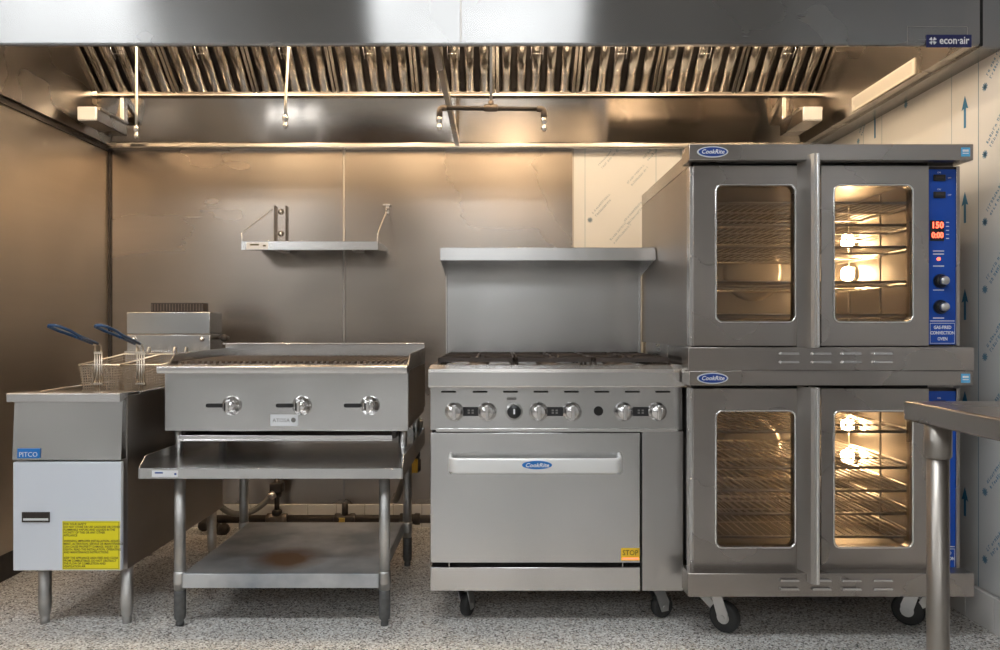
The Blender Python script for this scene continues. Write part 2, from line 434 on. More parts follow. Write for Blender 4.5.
# ------------------------------------------------------------------ exhaust hood
HX0, HX1, HY = WL + .005, 1.642, 2.55
hood = thing('exhaust_hood', ((HX0+HX1)/2, 3.3, HB), 'wide stainless steel exhaust canopy over the whole cooking line', 'range hood')
HT = 2.88
MB().box(HX0, -.128, HY, HY + .02, HB + .004, HT).build('front_panel', 'hoodsteel', hood)
MB().box(-.124, HX1, HY, HY + .02, HB + .004, HT).build('front_panel', 'hoodsteel', hood)
MB().box(-.128, -.124, HY + .002, HY + .02, HB, HT).build('panel_seam', 'oldsteel', hood)
MB().tube([(HX0, HY + .010, HB + .006), (HX1, HY + .010, HB + .006)], .010, 12).build('front_lip', 'hoodsteel', hood)
MB().box(HX0 + .02, 1.598, HY + .021, HY + .025, HB + .004, HT).build('front_bounce_sheet', 'bounce', hood)  # added pale sheet, brightens the hood front's reflection in the back wall
MB().box(HX0, HX0 + .02, HY + .02, 3.96, HB, HT).build('end_panel', 'hoodin', hood)
MB().box(1.598, HX1, HY + .02, 3.96, HB - .0, HT).build('end_panel', 'hoodin', hood)
MB().box(HX1, WR - .002, HY + .004, 3.944, HB - .01, HT).build('filler_panel', 'hoodsteel', hood)
MB().box(HX0, HX1, HY, WY - .002, HT, HT + .02).build('top_panel', 'hoodin', hood)
MB().prism([(3.826, Z(92.5, 3.80) - .02), (3.948, HB + .014), (3.953, HB + .014), (3.831, Z(92.5, 3.80) - .02)], 'X', HX0 + .02, 1.598).build('back_panel', 'hoodback', hood)
MB().box(HX0 + .02, 1.598, 3.96, 3.975, HB, HT).build('rear_panel', 'hoodin', hood)
MB().box(HX0, WR - .002, 3.945, WY - .002, Z(148, 3.945), Z(142, 3.945), .008).build('back_flange', 'bright', hood)
MB().prism([(3.822, Z(92.5, 3.80) - .02), (3.944, HB + .014), (3.947, HB + .014), (3.825, Z(92.5, 3.80) - .02)], 'X', -.243, -.215).build('seam_strip', 'bright', hood)
MB().box(-.228, -.206, HY + .02, 3.944, HB + .005, HB + .045).build('cross_rail', 'hoodin', hood)
FB = (3.80, Z(92.5, 3.80)); TH = math.radians(40)
MB().prism([(FB[0] - .02, FB[1] - .022), (3.832, FB[1] - .022), (3.832, FB[1] + .03), (3.828, FB[1] + .03), (3.828, FB[1] - .016), (FB[0] - .014, FB[1] - .016), (FB[0] - .014, FB[1]), (FB[0] - .02, FB[1])], 'X', HX0 + .02, 1.598).build('grease_trough', 'bright', hood)
ft = (FB[0] - .5*math.cos(TH), FB[1] + .5*math.sin(TH))
MB().box(HX0 + .02, 1.598, ft[0] - .05, ft[0] + .0, ft[1] + .0, ft[1] + .03).build('filter_rail', 'hoodin', hood)
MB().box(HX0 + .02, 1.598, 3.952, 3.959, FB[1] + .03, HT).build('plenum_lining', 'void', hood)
p = MB().prism([(HY - .001, 0), (HY + .0, 0), (HY, .012), (HY - .001, .012)], 'X', 0, .001); p.bm.free()
MB().box(HX0 + .02, 1.598, ft[0] - .05, ft[0] - .046, ft[1] + .03, HT).build('plenum_front', 'hoodin', hood)
MB().prism([(FB[0], FB[1]), (ft[0], ft[1]), (ft[0] + .006, ft[1] + .006), (FB[0] + .006, FB[1] + .006)], 'X', HX0 + .02, X(99, 3.8) - .003).build('end_filler', 'hoodin', hood)
MB().box(1.639, 1.648, HY - .001, HY + .02, HB - .005, HT).build('panel_seam', 'void', hood)
# lamps in the hood roof
for lx in (-1.5, -.68, .14, 1.0):
    b_ = MB().lathe((lx, 2.86, HT), (0, 0, -1), [(.055, 0), (.06, .01), (.06, .045), (.05, .055)], 20).build('lamp_base', 'castmetal', hood)
    MB().lathe((lx, 2.86, HT - .055), (0, 0, -1), [(.045, 0), (.052, .03), (.052, .07), (.035, .11), (0, .125)], 20).build('lamp_globe', 'lamp', b_)
# badge, data plate, placard
bx0, bx1, bz0, bz1 = X(926, HY), X(971, HY), Z(47.5, HY), Z(35, HY)
bd = MB().box(bx0, bx1, HY - .003, HY, bz0, bz1).build('maker_badge', 'navy', hood, label='navy badge with white lettering on the hood front')
text('econ\u00b7air', .036, (bx0 + .094, HY - .0035, (bz0+bz1)/2 + .001), 'white', bd, bold=.0006, sx=.86)
m = MB(); cx, cz = bx0 + .021, (bz0+bz1)/2
for k in range(4):
    a = PI/4 + k*PI/2
    for t_ in (-.3, 0, .3):
        m.tube([(cx + .003*math.cos(a), HY-.0035, cz + .003*math.sin(a)), (cx + .013*math.cos(a+t_*1.2), HY-.0035, cz + .013*math.sin(a+t_*1.2))], .0018, 4)
m.build('fan_emblem', 'white', bd)
m = MB(); x0, x1, z0, z1 = X(907, HY), X(967, HY), Z(46, HY), Z(27, HY)
for a in ((x0, x1, z1, z1+.0015), (x0, x0+.0015, z0, z1), (x1, x1+.0015, z0, z1)): m.box(a[0], a[1], HY-.0012, HY, a[2], a[3])
m.build('access_plate', 'oldsteel', hood)
pl = MB().box(1.594, 1.598, 2.87, 3.38, HB + .008, HB + .07).build('notice_placard', 'paper', hood, label='long white paper placard on the right end panel')
m = MB(); rg = random.Random(5)
for r_ in range(5):
    z_ = HB + .02 + r_*.009; y_ = 2.89
    while y_ < 3.35:
        l_ = rg.uniform(.01, .03); m.box(1.5935, 1.594, y_, y_ + l_, z_, z_ + .003); y_ += l_ + .006
m.build('print_line', 'greyhose', pl)

ORD = ['first', 'second', 'third', 'fourth', 'fifth', 'sixth', 'seventh', 'eighth', 'ninth']
fx0, fx1 = X(99, 3.8), 1.594; fw = (fx1 - fx0) / 9
def make_filter():
    """stainless baffle filter, built flat (u across, v up the slope) then leaned"""
    x0 = fx0; t = thing('baffle_filter', (x0 + fw/2, FB[0], FB[1]), '', 'hood filter', 'baffle filters in the hood')
    R = Matrix.Translation((x0 + fw/2, FB[0], FB[1])) @ Matrix.Rotation(PI/2 - TH, 4, 'X')   # local: x across, z up slope, -y to the front
    hw, L_ = fw/2 - .002, .495
    m = MB()
    for a in ((-hw, -hw+.016, 0, L_), (hw-.016, hw, 0, L_), (-hw+.016, hw-.016, 0, .016), (-hw+.016, hw-.016, L_-.016, L_)): m.box(a[0], a[1], -.022, .022, a[2], a[3], .002, 1)
    m.xform(R).build('frame', 'filter', t)
    n = 5; st = (2*hw - .032) / n
    for k in range(n):
        c = -hw + .016 + st*(k + .5); w2 = st*.36
        arc = [(c + w2*math.cos(PI*q/10), -.004 - .017*math.sin(PI*q/10)) for q in range(11)]; arc2 = [(c + (w2-.002)*math.cos(PI*q/10), -.004 - .015*math.sin(PI*q/10)) for q in range(10, -1, -1)]
        m = MB().prism(arc + arc2, 'Z', .016, L_ - .016, smooth=True)
        m.xform(R).build('baffle', 'filter', t)
    m = MB()
    for k in range(n + 1):
        c = -hw + .016 + st*k; w2 = st*.33
        m.box(max(c - w2, -hw+.016), min(c + w2, hw-.016), .014, .018, .016, L_ - .016)
    m.xform(R).build('rear_baffle', 'pipeiron', t)
    m = MB()
    for s_ in (-1, 1):
        m.tube([(s_*.028 + .00, -.018, .20), (s_*.028, -.034, .205), (s_*.028, -.036, .26), (s_*.028, -.018, .265)], .0025, 6)
    m.tube([(-.028, -.034, .232), (.028, -.034, .232)], .0022, 6)
    m.xform(R).build('handle', 'chrome', t)
    return t
f0 = make_filter()
for k in range(9):
    f = f0 if k == 0 else copy_tree(f0)
    f.location = (fx0 + fw*(k + .5), FB[0], FB[1])
    f['label'] = ('leftmost slotted steel baffle filter under the hood' if k == 0 else 'rightmost slotted steel baffle filter under the hood' if k == 8 else
                  'slotted steel baffle filter, %s from the left in the hood row' % ORD[k])

# grease cups at both ends of the trough
def grease_cup(x, label):
    t = thing('grease_cup', (x, 3.7, 2.10), label, 'grease cup', 'grease cups below the filters')
    y0, y1, z0, z1 = 3.56, 3.84, Z(121, 3.56), Z(107, 3.56)
    m = MB(); w_ = .046
    m.box(x-w_, x+w_, y0, y1, z0, z0+.004).box(x-w_, x-w_+.004, y0, y1, z0, z1).box(x+w_-.004, x+w_, y0, y1, z0, z1).box(x-w_, x+w_, y1-.004, y1, z0, z1)
    m.build('cup', 'hoodin', t)
    MB().box(x-w_, x+w_, y0-.012, y0, z0, z1, .006).build('front_plate', 'silverlabel', t)
    MB().box(x-w_-.01, x-w_, y0 + .01, y1, z1-.008, z1 + .003).box(x+w_, x+w_+.01, y0 + .01, y1, z1-.008, z1 + .003).build('slide', 'hoodin', t)
    MB().box(x + (.03 if x < 0 else -.05), x + (.05 if x < 0 else -.03), 3.80, 3.84, z1 + .003, FB[1] - .022).build('hanger', 'bright', t)
grease_cup(X(88, 3.56), 'pale metal grease cup at the left end of the hood trough')
grease_cup(X(812, 3.56), 'pale metal grease cup at the right end of the hood trough')

# fire suppression drops
def nozzle(m2, x, y, z):
    m2.lathe((x, y, z), (0, 0, -1), [(.007, -.01), (.011, -.005), (.013, .0), (.013, .014), (.009, .018), (.009, .03), (.012, .034), (.011, .044), (.006, .05), (0, .052)], 12)
def drop(px, pyt, pyb, D, label, dx=0):
    x = X(px, D); zb = Z(pyb, D) + .052
    t = thing('fire_suppression_nozzle', (x, D, zb), label, 'nozzle', 'fire suppression drops in the hood')
    MB().tube([(x + dx, D, HT), (x, D, zb + .06), (x, D, zb)], .0062, 8).build('drop_pipe', 'castmetal', t)
    m = MB(); nozzle(m, x, D, zb); m.build('nozzle_head', 'chrome', t)
drop(136.5, 0, 139, 3.3, 'thin chrome suppression drop pipe at the far left of the hood')
drop(285.5, 0, 129, 3.2, 'slightly leaning chrome suppression drop pipe above the wall shelf', .05)
D = 3.1; x0, x1, xm, zb = X(439.5, D), X(544, D), X(491, D), Z(108, D)
t = thing('fire_suppression_branch', (xm, D, zb), 'dark horizontal suppression pipe with a nozzle at each end above the range', 'pipe')
MB().tube([(xm, D, HT), (xm, D, zb + .015)], .006, 8).build('drop_pipe', 'castmetal', t)
MB().tube([(x0 + .012, D, zb), (x1 - .012, D, zb - .004)], .0095, 10).build('branch_pipe', 'pipeiron', t)
MB().lathe((xm, D, zb), (1, 0, 0), [(.0095, -.03), (.015, -.028), (.015, .028), (.0095, .03)], 12).tube([(xm, D, zb), (xm, D, zb + .028)], .013, 12).build('tee_fitting', 'grateiron', t)
for xx, s_, zq in ((x0, -1, zb), (x1, 1, zb - .004)):
    MB().tube([(xx - s_*.03, D, zq), (xx - s_*.012, D, zq), (xx - s_*.003, D, zq - .004), (xx, D, zq - .014), (xx, D, zq - .035)], .013, 12).build('elbow', 'grateiron', t)
    m = MB(); nozzle(m, xx, D, zq - .042); m.build('nozzle_head', 'chrome', t)

# ------------------------------------------------------------------ wall shelf
sx0, sx1_, sy0, sz0, sz1 = X(241, 3.7), X(378, 3.7), 3.70, Z(250, 3.7), Z(241, 3.7)
t = thing('wall_shelf', ((sx0+sx1_)/2, 3.85, sz0), 'short stainless steel shelf hung on the back wall above the charbroiler', 'shelf')
m = MB().box(sx0, sx1_, sy0, sy0 + .004, sz0, sz1).box(sx0, sx1_, sy0, WY - .002, sz1 - .004, sz1)
m.prism([(sy0, sz1), (sy0, sz0), (sy0 + .02, sz0), (3.98, sz1 - .02), (3.98, sz1)], 'X', sx0, sx0 + .003)
m.prism([(sy0, sz1), (sy0, sz0), (sy0 + .02, sz0), (3.98, sz1 - .02), (3.98, sz1)], 'X', sx1_ - .003, sx1_)
m.box(sx0, sx1_, sy0, sy0 + .02, sz0, sz0 + .003); m.build('shelf_board', 'bright', t)
for xa in (sx0 + .12, sx1_ - .16): MB().box(xa, xa + .04, sy0 + .03, WY - .002, sz1 - .03, sz1 - .004).build('under_brace', 'oldsteel', t)
xl = X(275, 3.99)
MB().tube([(sx0 + .004, sy0 + .004, sz1), (sx0 + .002, sy0 + .004, Z(233, 3.7)), (xl, WY - .02, Z(208, 3.98))], .003, 6).build('support_rod', 'bright', t)
MB().tube([(sx1_ - .004, sy0 + .004, sz1), (sx1_ - .002, sy0 + .004, Z(233, 3.7)), (X(388, 3.98), WY - .02, Z(208, 3.98))], .003, 6).build('support_rod', 'bright', t)
br = MB().box(X(275, 4) , X(276.2, 4), 3.96, WY - .002, sz1, Z(206, 4)).box(X(275, 4), X(287, 4), WY - .006, WY - .002, sz1, Z(206, 4)).box(X(286.3, 4), X(287, 4), WY - .03, WY - .002, sz1, Z(206, 4)).build('wall_bracket', 'wallsteel', t)
for z_ in (Z(212, 4), Z(234, 4)):
    MB().lathe((X(281.5, 4), WY - .006, z_), (0, -1, 0), [(.016, 0), (.016, .003), (.009, .004), (.009, .016), (0, .018)], 12).build('bolt', 'chrome', br)
br = MB().box(X(383.5, 4), X(391, 4), WY - .03, WY - .002, Z(206.5, 4), Z(204.5, 4)).box(X(386, 4), X(389.5, 4), WY - .012, WY - .002, Z(214, 4), Z(205, 4)).build('wall_bracket', 'bright', t)
MB().lathe((X(387.5, 4), WY - .012, Z(210, 4)), (0, -1, 0), [(.011, 0), (.008, .01), (0, .012)], 12).build('bolt', 'chrome', br)
lb = MB().box(X(246.5, 3.7), X(268, 3.7), sy0 - .001, sy0, Z(249, 3.7), Z(242.5, 3.7)).build('maker_label', 'silverlabel', t)
m = MB().box(X(250, 3.7), X(259, 3.7), sy0-.0015, sy0-.001, Z(245.5, 3.7), Z(244, 3.7)).box(X(263, 3.7), X(266, 3.7), sy0-.0015, sy0-.001, Z(246.5, 3.7), Z(245, 3.7)); m.build('label_print', 'ink', lb)

# ------------------------------------------------------------------ knobs, casters, feet
def knob(parent, x, y, z, r, mat='castmetal', name='control_knob', grip=True, d=.03):
    k = MB().lathe((x, y, z), (0, -1, 0), [(r, 0), (r, .006), (r*.94, .010), (r*.80, .014), (r*.72, d*.75), (r*.62, d), (0, d + .001)], 24).build(name, mat, parent)
    if grip:
        MB().box(x - r*.20, x + r*.20, y - d - .014, y - .008, z - r*.78, z + r*.78, .003).build('grip', mat, k)
    return k

def caster(parent, x, y, ztop, rw=.052, ang=0.0, brake=True):
    """swivel caster: plate, fork with trail, rubber wheel, brake pedal"""
    R = Matrix.Translation((x, y, 0)) @ Matrix.Rotation(ang, 4, 'Z')
    c = MB().box(-.045, .045, -.045, .045, ztop - .006, ztop, .001, 1).lathe((0, 0, ztop - .006), (0, 0, -1), [(.028, 0), (.03, .012), (.02, .018)], 16)
    zt = ztop - .022
    for s_ in (-1, 1):
        yy = s_ * .019
        c.prism([(-.024, zt), (.024, zt), (.052, rw + .018), (.048, rw - .016), (.018, rw - .016), (-.010, zt - .02)], 'Y', yy - .0015, yy + .0015)
    c.box(-.024, .024, -.019, .019, zt - .002, zt + .004)
    c = c.xform(R).build('caster', 'castmetal', parent)
    MB().lathe((.032, -.016, rw), (0, 1, 0), [(rw*.4, 0), (rw*.82, 0), (rw*.96, .003), (rw, .009), (rw, .023), (rw*.96, .029), (rw*.82, .032), (rw*.4, .032)], 28).xform(R).build('wheel', 'rubber', c)
    MB().lathe((.032, -.024, rw), (0, 1, 0), [(.009, 0), (.009, .048)], 12).lathe((.032, -.0165, rw), (0, 1, 0), [(rw*.42, 0), (rw*.42, .033)], 20).xform(R).build('hub', 'castmetal', c)
    if brake:
        MB().prism([(-.030, zt - .012), (-.072, zt - .026), (-.068, zt - .034), (.0, rw + .004), (.012, rw + .012)], 'Y', -.012, .012).xform(R).build('brake_pedal', 'dullgalv', c)
    return c

def adjustable_foot(m, x, y, z0, z1, r):
    m.lathe((x, y, z0), (0, 0, 1), [(r*.72, 0), (r*.72, .02), (r*.6, .024), (r*.82, .03), (r, .055), (r, z1 - z0)], 16)

# ------------------------------------------------------------------ deep fryer
FX0, FX1, FY, FYB = X(12, 2.62), X(121, 2.62), 2.62, 3.58
fz0, rimz = .205, .823
fryer = thing('deep_fryer', ((FX0+FX1)/2, 3.1, 0), 'floor standing deep fryer with pale front door and yellow warning label', 'deep fryer')
bx_, by_ = FX1 + .003, FY + .04
m = MB().box(FX0 - .003, bx_, by_, FYB, fz0, .60).box(FX0 - .003, FX0 + .01, by_, 3.43, .60, rimz - .004).box(bx_ - .012, bx_, by_, 3.43, .60, rimz - .004)
m.box(FX0 - .003, bx_, 3.42, FYB, .60, .95); m.build('cabinet', 'oldsteel', fryer)
MB().prism([(FY, Z(460, FY)), (FY + .012, .805), (by_ + .01, .805), (by_ + .01, Z(460, FY))], 'X', FX0, FX1).build('control_panel', 'steel', fryer)
MB().prism([(FY - .012, .803), (FY - .013, .829), (FY - .009, .834), (2.755, .829), (2.755, .815), (FY + .02, .81), (FY + .01, .803)], 'X', FX0 - .012, FX1 + .002).build('front_rim', 'bright', fryer)
dr = MB().box(FX0 + .003, FX1, FY, FY + .02, .212, Z(462, FY), .003).build('door', 'film', fryer, label='pale door still in its masking film')
m = MB(); hx0, hx1, hz0, hz1 = X(22.5, FY), X(50, FY), Z(522, FY), Z(512, FY)
for a in ((hx0, hx1, hz1-.005, hz1), (hx0, hx1, hz0, hz0+.005), (hx0, hx0+.004, hz0, hz1), (hx1-.004, hx1, hz0, hz1)): m.box(a[0], a[1], FY-.004, FY, a[2], a[3])
h_ = m.build('handle', 'pipeiron', dr)
MB().box(hx0+.004, hx1-.004, FY-.001, FY, hz0+.005, hz1-.005).build('grip_recess', 'iron', h_)
MB().box(hx0+.004, hx1-.004, FY-.003, FY-.001, hz0+.006, hz0+.013).build('pull_lip', 'silverlabel', h_)
lx0, lx1, lz0, lz1 = X(62.5, FY), X(121, FY) - .004, Z(569.5, FY), Z(521, FY)
lb = MB().box(lx0, lx1, FY - .0008, FY, lz0, lz1).build('warning_label', 'yellow', dr, label='yellow warning label with three blocks of fine black print')
LN = ['FOR YOUR SAFETY', 'DO NOT STORE OR USE GASOLINE OR OTHER', 'FLAMMABLE VAPORS AND LIQUIDS IN THE', 'VICINITY OF THIS OR ANY OTHER', 'APPLIANCE', '',
      'WARNING: IMPROPER INSTALLATION, ADJUST-', 'MENT, ALTERATION, SERVICE OR MAINTENANCE', 'CAN CAUSE PROPERTY DAMAGE, INJURY OR', 'DEATH. READ THE INSTALLATION, OPERATING', 'AND MAINTENANCE INSTRUCTIONS', '',
      'KEEP THE APPLIANCE AREA FREE AND CLEAR', 'FROM COMBUSTIBLES. DO NOT OBSTRUCT', 'THE FLOW OF COMBUSTION AND', 'VENTILATION AIR']
stp = (lz1 - lz0 - .012) / len(LN)
for i, l in enumerate(LN):
    if l: text(l, .0108, (lx0 + .005, FY - .001, lz1 - .008 - stp*(i + .3)), 'ink', lb, 'print_line', align='LEFT', ext=.0001, sx=.86, bold=.0002)
m = MB()
for a in ((lx0+.003, lx1-.003, lz1-.004, lz1-.003), (lx0+.003, lx1-.003, lz0+.003, lz0+.004), (lx0+.003, lx0+.004, lz0+.003, lz1-.003), (lx1-.004, lx1-.003, lz0+.003, lz1-.003)): m.box(a[0], a[1], FY-.0010, FY-.0008, a[2], a[3])
m.build('label_border', 'ink', lb)
bd = MB().box(X(18, FY), X(40, FY), FY - .004, FY + .006, Z(458, FY), Z(448.5, FY)).build('maker_badge', 'badgelight', fryer)
text('PITCO', .024, ((X(18, FY)+X(40, FY))/2, FY - .0045, Z(454.5, FY)), 'silverlabel', bd, sx=.95)
# tank
tk = MB(); tx0, tx1, ty0, ty1 = FX0 + .010, FX1 - .010, 2.76, 3.42
tk.box(tx0, tx1, ty0, ty1, .60, .61).box(tx0, tx0+.004, ty0, ty1, .61, rimz).box(tx1-.004, tx1, ty0, ty1, .61, rimz).box(tx0, tx1, ty0, ty0+.004, .61, rimz).box(tx0, tx1, ty1-.004, ty1, .61, rimz+.05)
tk.build('tank', 'oldsteel', fryer)
m = MB().tube([(FX0 + .0, 2.75, rimz), (FX0 + .0, 3.42, rimz + .004)], .005, 8).tube([(FX1 - .0, 2.75, rimz), (FX1 - .0, 3.42, rimz + .004)], .005, 8); m.build('side_rim', 'bright', fryer)
fl = MB().box(FX0, FX1, 3.43, FYB, .90, 1.03, .003).box(FX0, FX1, 3.428, FYB, 1.033, Z(312, 3.43), .003).build('flue_riser', 'steel', fryer)
for px in (134, 202): MB().lathe((X(px, 3.43), 3.43, Z(339, 3.43)), (0, -1, 0), [(.012, 0), (.012, .004), (.007, .012), (0, .014)], 12).build('hanger_screw', 'chrome', fl)
MB().box(FX0, FX0 + .22, 3.405, 3.43, Z(354, 3.41), Z(351, 3.41)).build('basket_hanger', 'bright', fl)
vt = MB().box(X(153, 3.54), X(205, 3.54), 3.52, FYB, Z(312, 3.43), Z(303, 3.54)).build('flue_vent', 'iron', fryer)
m = MB()
for k in range(18):
    a = X(154, 3.54) + k*(X(204, 3.54) - X(154, 3.54))/17; m.box(a - .001, a + .001, 3.517, 3.52, Z(311, 3.54), Z(304, 3.54))
m.build('vent_slats', 'grateiron', vt)
MB().lathe((FX1 + .04, 3.50, Z(338, 3.5)), (0, -1, 0), [(.008, -.05), (.014, 0), (.018, .006), (.014, .016), (.008, .020), (0, .022)], 14).tube([(FX1 - .002, 3.54, Z(338, 3.5)), (FX1 + .04, 3.54, Z(338, 3.5))], .007, 8).build('gas_fitting', 'pipeiron', fryer)
for lx, ly in ((X(45, 2.7), 2.70), (X(127, 2.7), 2.70), (X(45, 2.7), 3.5), (X(127, 2.7), 3.5)):
    m = MB(); adjustable_foot(m, lx, ly, 0, fz0, .0215); m.build('leg', 'dullgalv', fryer)

# fryer baskets
def make_basket(cx, label):
    t = thing('fryer_basket', (cx, 3.1, .76), label, 'fryer basket', 'baskets in the fryer')
    y0, y1, zf, zr, zb, hw = 2.95, 3.30, .915, .945, .775, .079
    fr_ = MB()
    fr_.tube([(cx-hw, y0, zf), (cx+hw, y0, zf), (cx+hw, y1, zr), (cx-hw, y1, zr)], .0032, 6, closed=True)
    fr_.tube([(cx-hw+.012, y0+.01, zb), (cx+hw-.012, y0+.01, zb), (cx+hw-.012, y1-.01, zb), (cx-hw+.012, y1-.01, zb)], .0026, 6, closed=True)
    for s_ in (-1, 1): fr_.tube([(cx + s_*.025, y1, zr), (cx + s_*.025, y1 + .01, zr + .03), (cx + s_*.025, y1 + .03, zr + .03), (cx + s_*.025, y1 + .035, zr)], .0028, 6)
    fr_.build('frame', 'wire', t)
    m = MB(); n = 16; w_ = .0015
    for k in range(1, n):                                 # woven sides: front, back, left, right, floor
        u = k / n; xa = cx - hw + 2*hw*u; xb = cx - (hw-.012) + 2*(hw-.012)*u
        m.tube([(xa, y0, zf), (xb, y0+.01, zb)], w_, 3); m.tube([(xa, y1, zr), (xb, y1-.01, zb)], w_, 3); m.tube([(xb, y0+.01, zb), (xb, y1-.01, zb)], w_, 3)
    nn = 30
    for k in range(1, nn):
        u = k / nn; ya_ = y0 + (y1-y0)*u; za = zf + (zr-zf)*u; yb_ = y0 + .01 + (y1-y0-.02)*u
        for s_ in (-1, 1): m.tube([(cx + s_*hw, ya_, za), (cx + s_*(hw-.012), yb_, zb)], w_, 3)
        m.tube([(cx - hw + .012, yb_, zb), (cx + hw - .012, yb_, zb)], w_, 3)
    for k in range(1, 14):
        u = k / 14; hx = hw - .012*u; ya_ = y0 + .01*u; yb_ = y1 - .01*u
        za = zf + (zb-zf)*u; zc = zr + (zb-zr)*u
        m.tube([(cx-hx, ya_, za), (cx+hx, ya_, za), (cx+hx, yb_, zc), (cx-hx, yb_, zc)], w_, 3, closed=True)
    m.build('wire_mesh', 'basketwire', t)
    h_ = MB(); zt = .985
    for k in range(4):
        xx = cx - .0135 + .009*k; h_.tube([(xx, y0 - .004, .80 + .035*(k in (0, 3))), (xx, y0 - .004, zt - .02)], .0023, 6)
    h_.box(cx - .018, cx + .018, y0 - .008, y0 - .002, .838, .844).box(cx - .016, cx + .016, y0 - .008, y0 - .002, zt - .026, zt - .018)
    for s_ in (-1, 1): h_.tube([(cx + s_*.011, y0 - .004, zt - .02), (cx + s_*.011, y0 - .008, zt + .005), (cx + s_*.011, y0 - .035, zt + .015)], .003, 6)
    h_ = h_.build('handle', 'wire', t)
    g = MB()
    g.tube([(cx - .010, y0 - .03, zt + .014), (cx - .012, y0 - .17, zt + .048), (cx - .022, y0 - .24, zt + .066), (cx - .020, y0 - .298, zt + .080), (cx - .010, y0 - .312, zt + .084),
            (cx + .010, y0 - .312, zt + .084), (cx + .020, y0 - .298, zt + .080), (cx + .022, y0 - .24, zt + .066), (cx + .012, y0 - .17, zt + .048), (cx + .010, y0 - .03, zt + .014)], .0056, 8)
    g.box(cx - .006, cx + .006, y0 - .16, y0 - .14, zt + .036, zt + .046)
    g.build('vinyl_grip', 'bluegrip', h_)
make_basket(X(99, 2.95), 'left wire fryer basket with a blue handle')
make_basket(X(141, 2.95), 'right wire fryer basket with a blue handle, beside the charbroiler')

# ------------------------------------------------------------------ equipment stand
QX0, QX1, QY0, QY1, QZ = -1.247, -.334, 2.606, 3.40, .5735
st_ = thing('equipment_stand', ((QX0+QX1)/2, 3.0, 0), 'low stainless steel equipment stand with galvanised undershelf carrying the charbroiler', 'stand')
m = MB().box(QX0, QX1, QY0, QY1, QZ - .004, QZ).box(QX0, QX1, QY0, QY0 + .004, QZ - .038, QZ, .0).box(QX0, QX1, QY0, QY0 + .02, QZ - .038, QZ - .035)
m.prism([(QY0, QZ), (QY0, QZ - .038), (QY1, QZ - .038), (QY1, QZ + .035), (QY0 + .05, QZ + .035)], 'X', QX0 - .003, QX0)
m.prism([(QY0, QZ), (QY0, QZ - .038), (QY1, QZ - .038), (QY1, QZ + .035), (QY0 + .05, QZ + .035)], 'X', QX1, QX1 + .003)
m.box(QX0, QX1, QY1 - .003, QY1, QZ - .038, QZ + .035); m.build('top', 'steel', st_)
MB().box(QX0 + .10, QX0 + .14, QY0 + .03, QY1 - .03, QZ - .03, QZ - .004).box(QX1 - .14, QX1 - .10, QY0 + .03, QY1 - .03, QZ - .03, QZ - .004).build('top_brace', 'dullgalv', st_)
for lx in (-1.135, -.405):
    for ly in (2.677, 3.35):
        l_ = MB().tube([(lx, ly, .11), (lx, ly, QZ - .03)], .0195, 20).build('leg', 'dullgalv', st_)
        MB().lathe((lx, ly, 0), (0, 0, 1), [(.014, 0), (.014, .012), (.011, .016), (.019, .026), (.0205, .04), (.0205, .125), (.0195, .127)], 20).build('foot', 'darkfoot', l_)
        MB().lathe((lx, ly, .145), (0, 0, 1), [(.0215, 0), (.0225, .01), (.0225, .04), (.0215, .05)], 20).build('shelf_collar', 'dullgalv', l_)
m = MB().box(-1.115, -.425, 2.66, 3.36, .185, .189).box(-1.115, -.425, 2.655, 2.66, .139, .189).box(-1.115, -.425, 3.36, 3.365, .139, .189).box(-1.118, -1.115, 2.655, 3.365, .139, .189).box(-.425, -.422, 2.655, 3.365, .139, .189)
m.build('undershelf', 'shelf', st_)
lb = MB().box(X(152, QY0), X(178, QY0), QY0 - .001, QY0, Z(477, QY0), Z(470.5, QY0)).build('maker_label', 'silverlabel', st_)
MB().box(X(155, QY0), X(163, QY0), QY0 - .0015, QY0 - .001, Z(473.5, QY0), Z(472, QY0)).box(X(174.5, QY0), X(176.5, QY0), QY0 - .0015, QY0 - .001, Z(475, QY0), Z(473, QY0)).build('label_print', 'badge', lb)

# ------------------------------------------------------------------ charbroiler
BX0, BX1, BY, BYB = -1.245, -.335, 2.80, 3.44
cb = thing('charbroiler', ((BX0+BX1)/2, 3.1, QZ), 'stainless steel countertop charbroiler with three chrome knobs on the stand', 'charbroiler')
bz0, bz1 = .675, .905
m = MB().box(BX0 + .004, BX1 - .004, BY + .012, BYB, bz0 + .004, .70).box(BX0, BX0 + .012, BY + .012, BYB, .70, .90).box(BX1 - .012, BX1, BY + .012, BYB, .70, .90).box(BX0 + .012, BX1 - .012, BYB - .012, BYB, .70, .90)
m.build('body', 'oldsteel', cb)
MB().box(BX0 + .0, BX1 - .0, BY, BY + .012, bz0, .892, .002).build('front_panel', 'steel', cb)
MB().prism([(2.742, .893), (2.738, .905), (2.738, .918), (2.742, .921), (2.75, .923), (2.87, .923), (2.87, .915), (BY, .905), (BY, .893)], 'X', BX0 - .003, BX1 + .003).build('bullnose', 'bright', cb)
for s_, xa, xb in ((-1, BX0, BX0 + .006), (1, BX1 - .006, BX1)):
    MB().prism([(2.80, .90), (2.82, .923), (2.885, .962), (BYB, .97), (BYB, .90)], 'X', xa, xb).build('side_splash', 'steel', cb)
MB().box(BX0, BX1, BYB - .016, BYB, .90, .992, .002).box(BX0, BX1, BYB - .05, BYB - .016, .985, .992).build('back_splash', 'bright', cb)
MB().box(BX0 + .012, BX1 - .012, BY + .03, BYB - .016, .80, .805).build('radiant_tray', 'iron', cb)
m_w = (BX1 - .006 - (BX0 + .010)) / 3
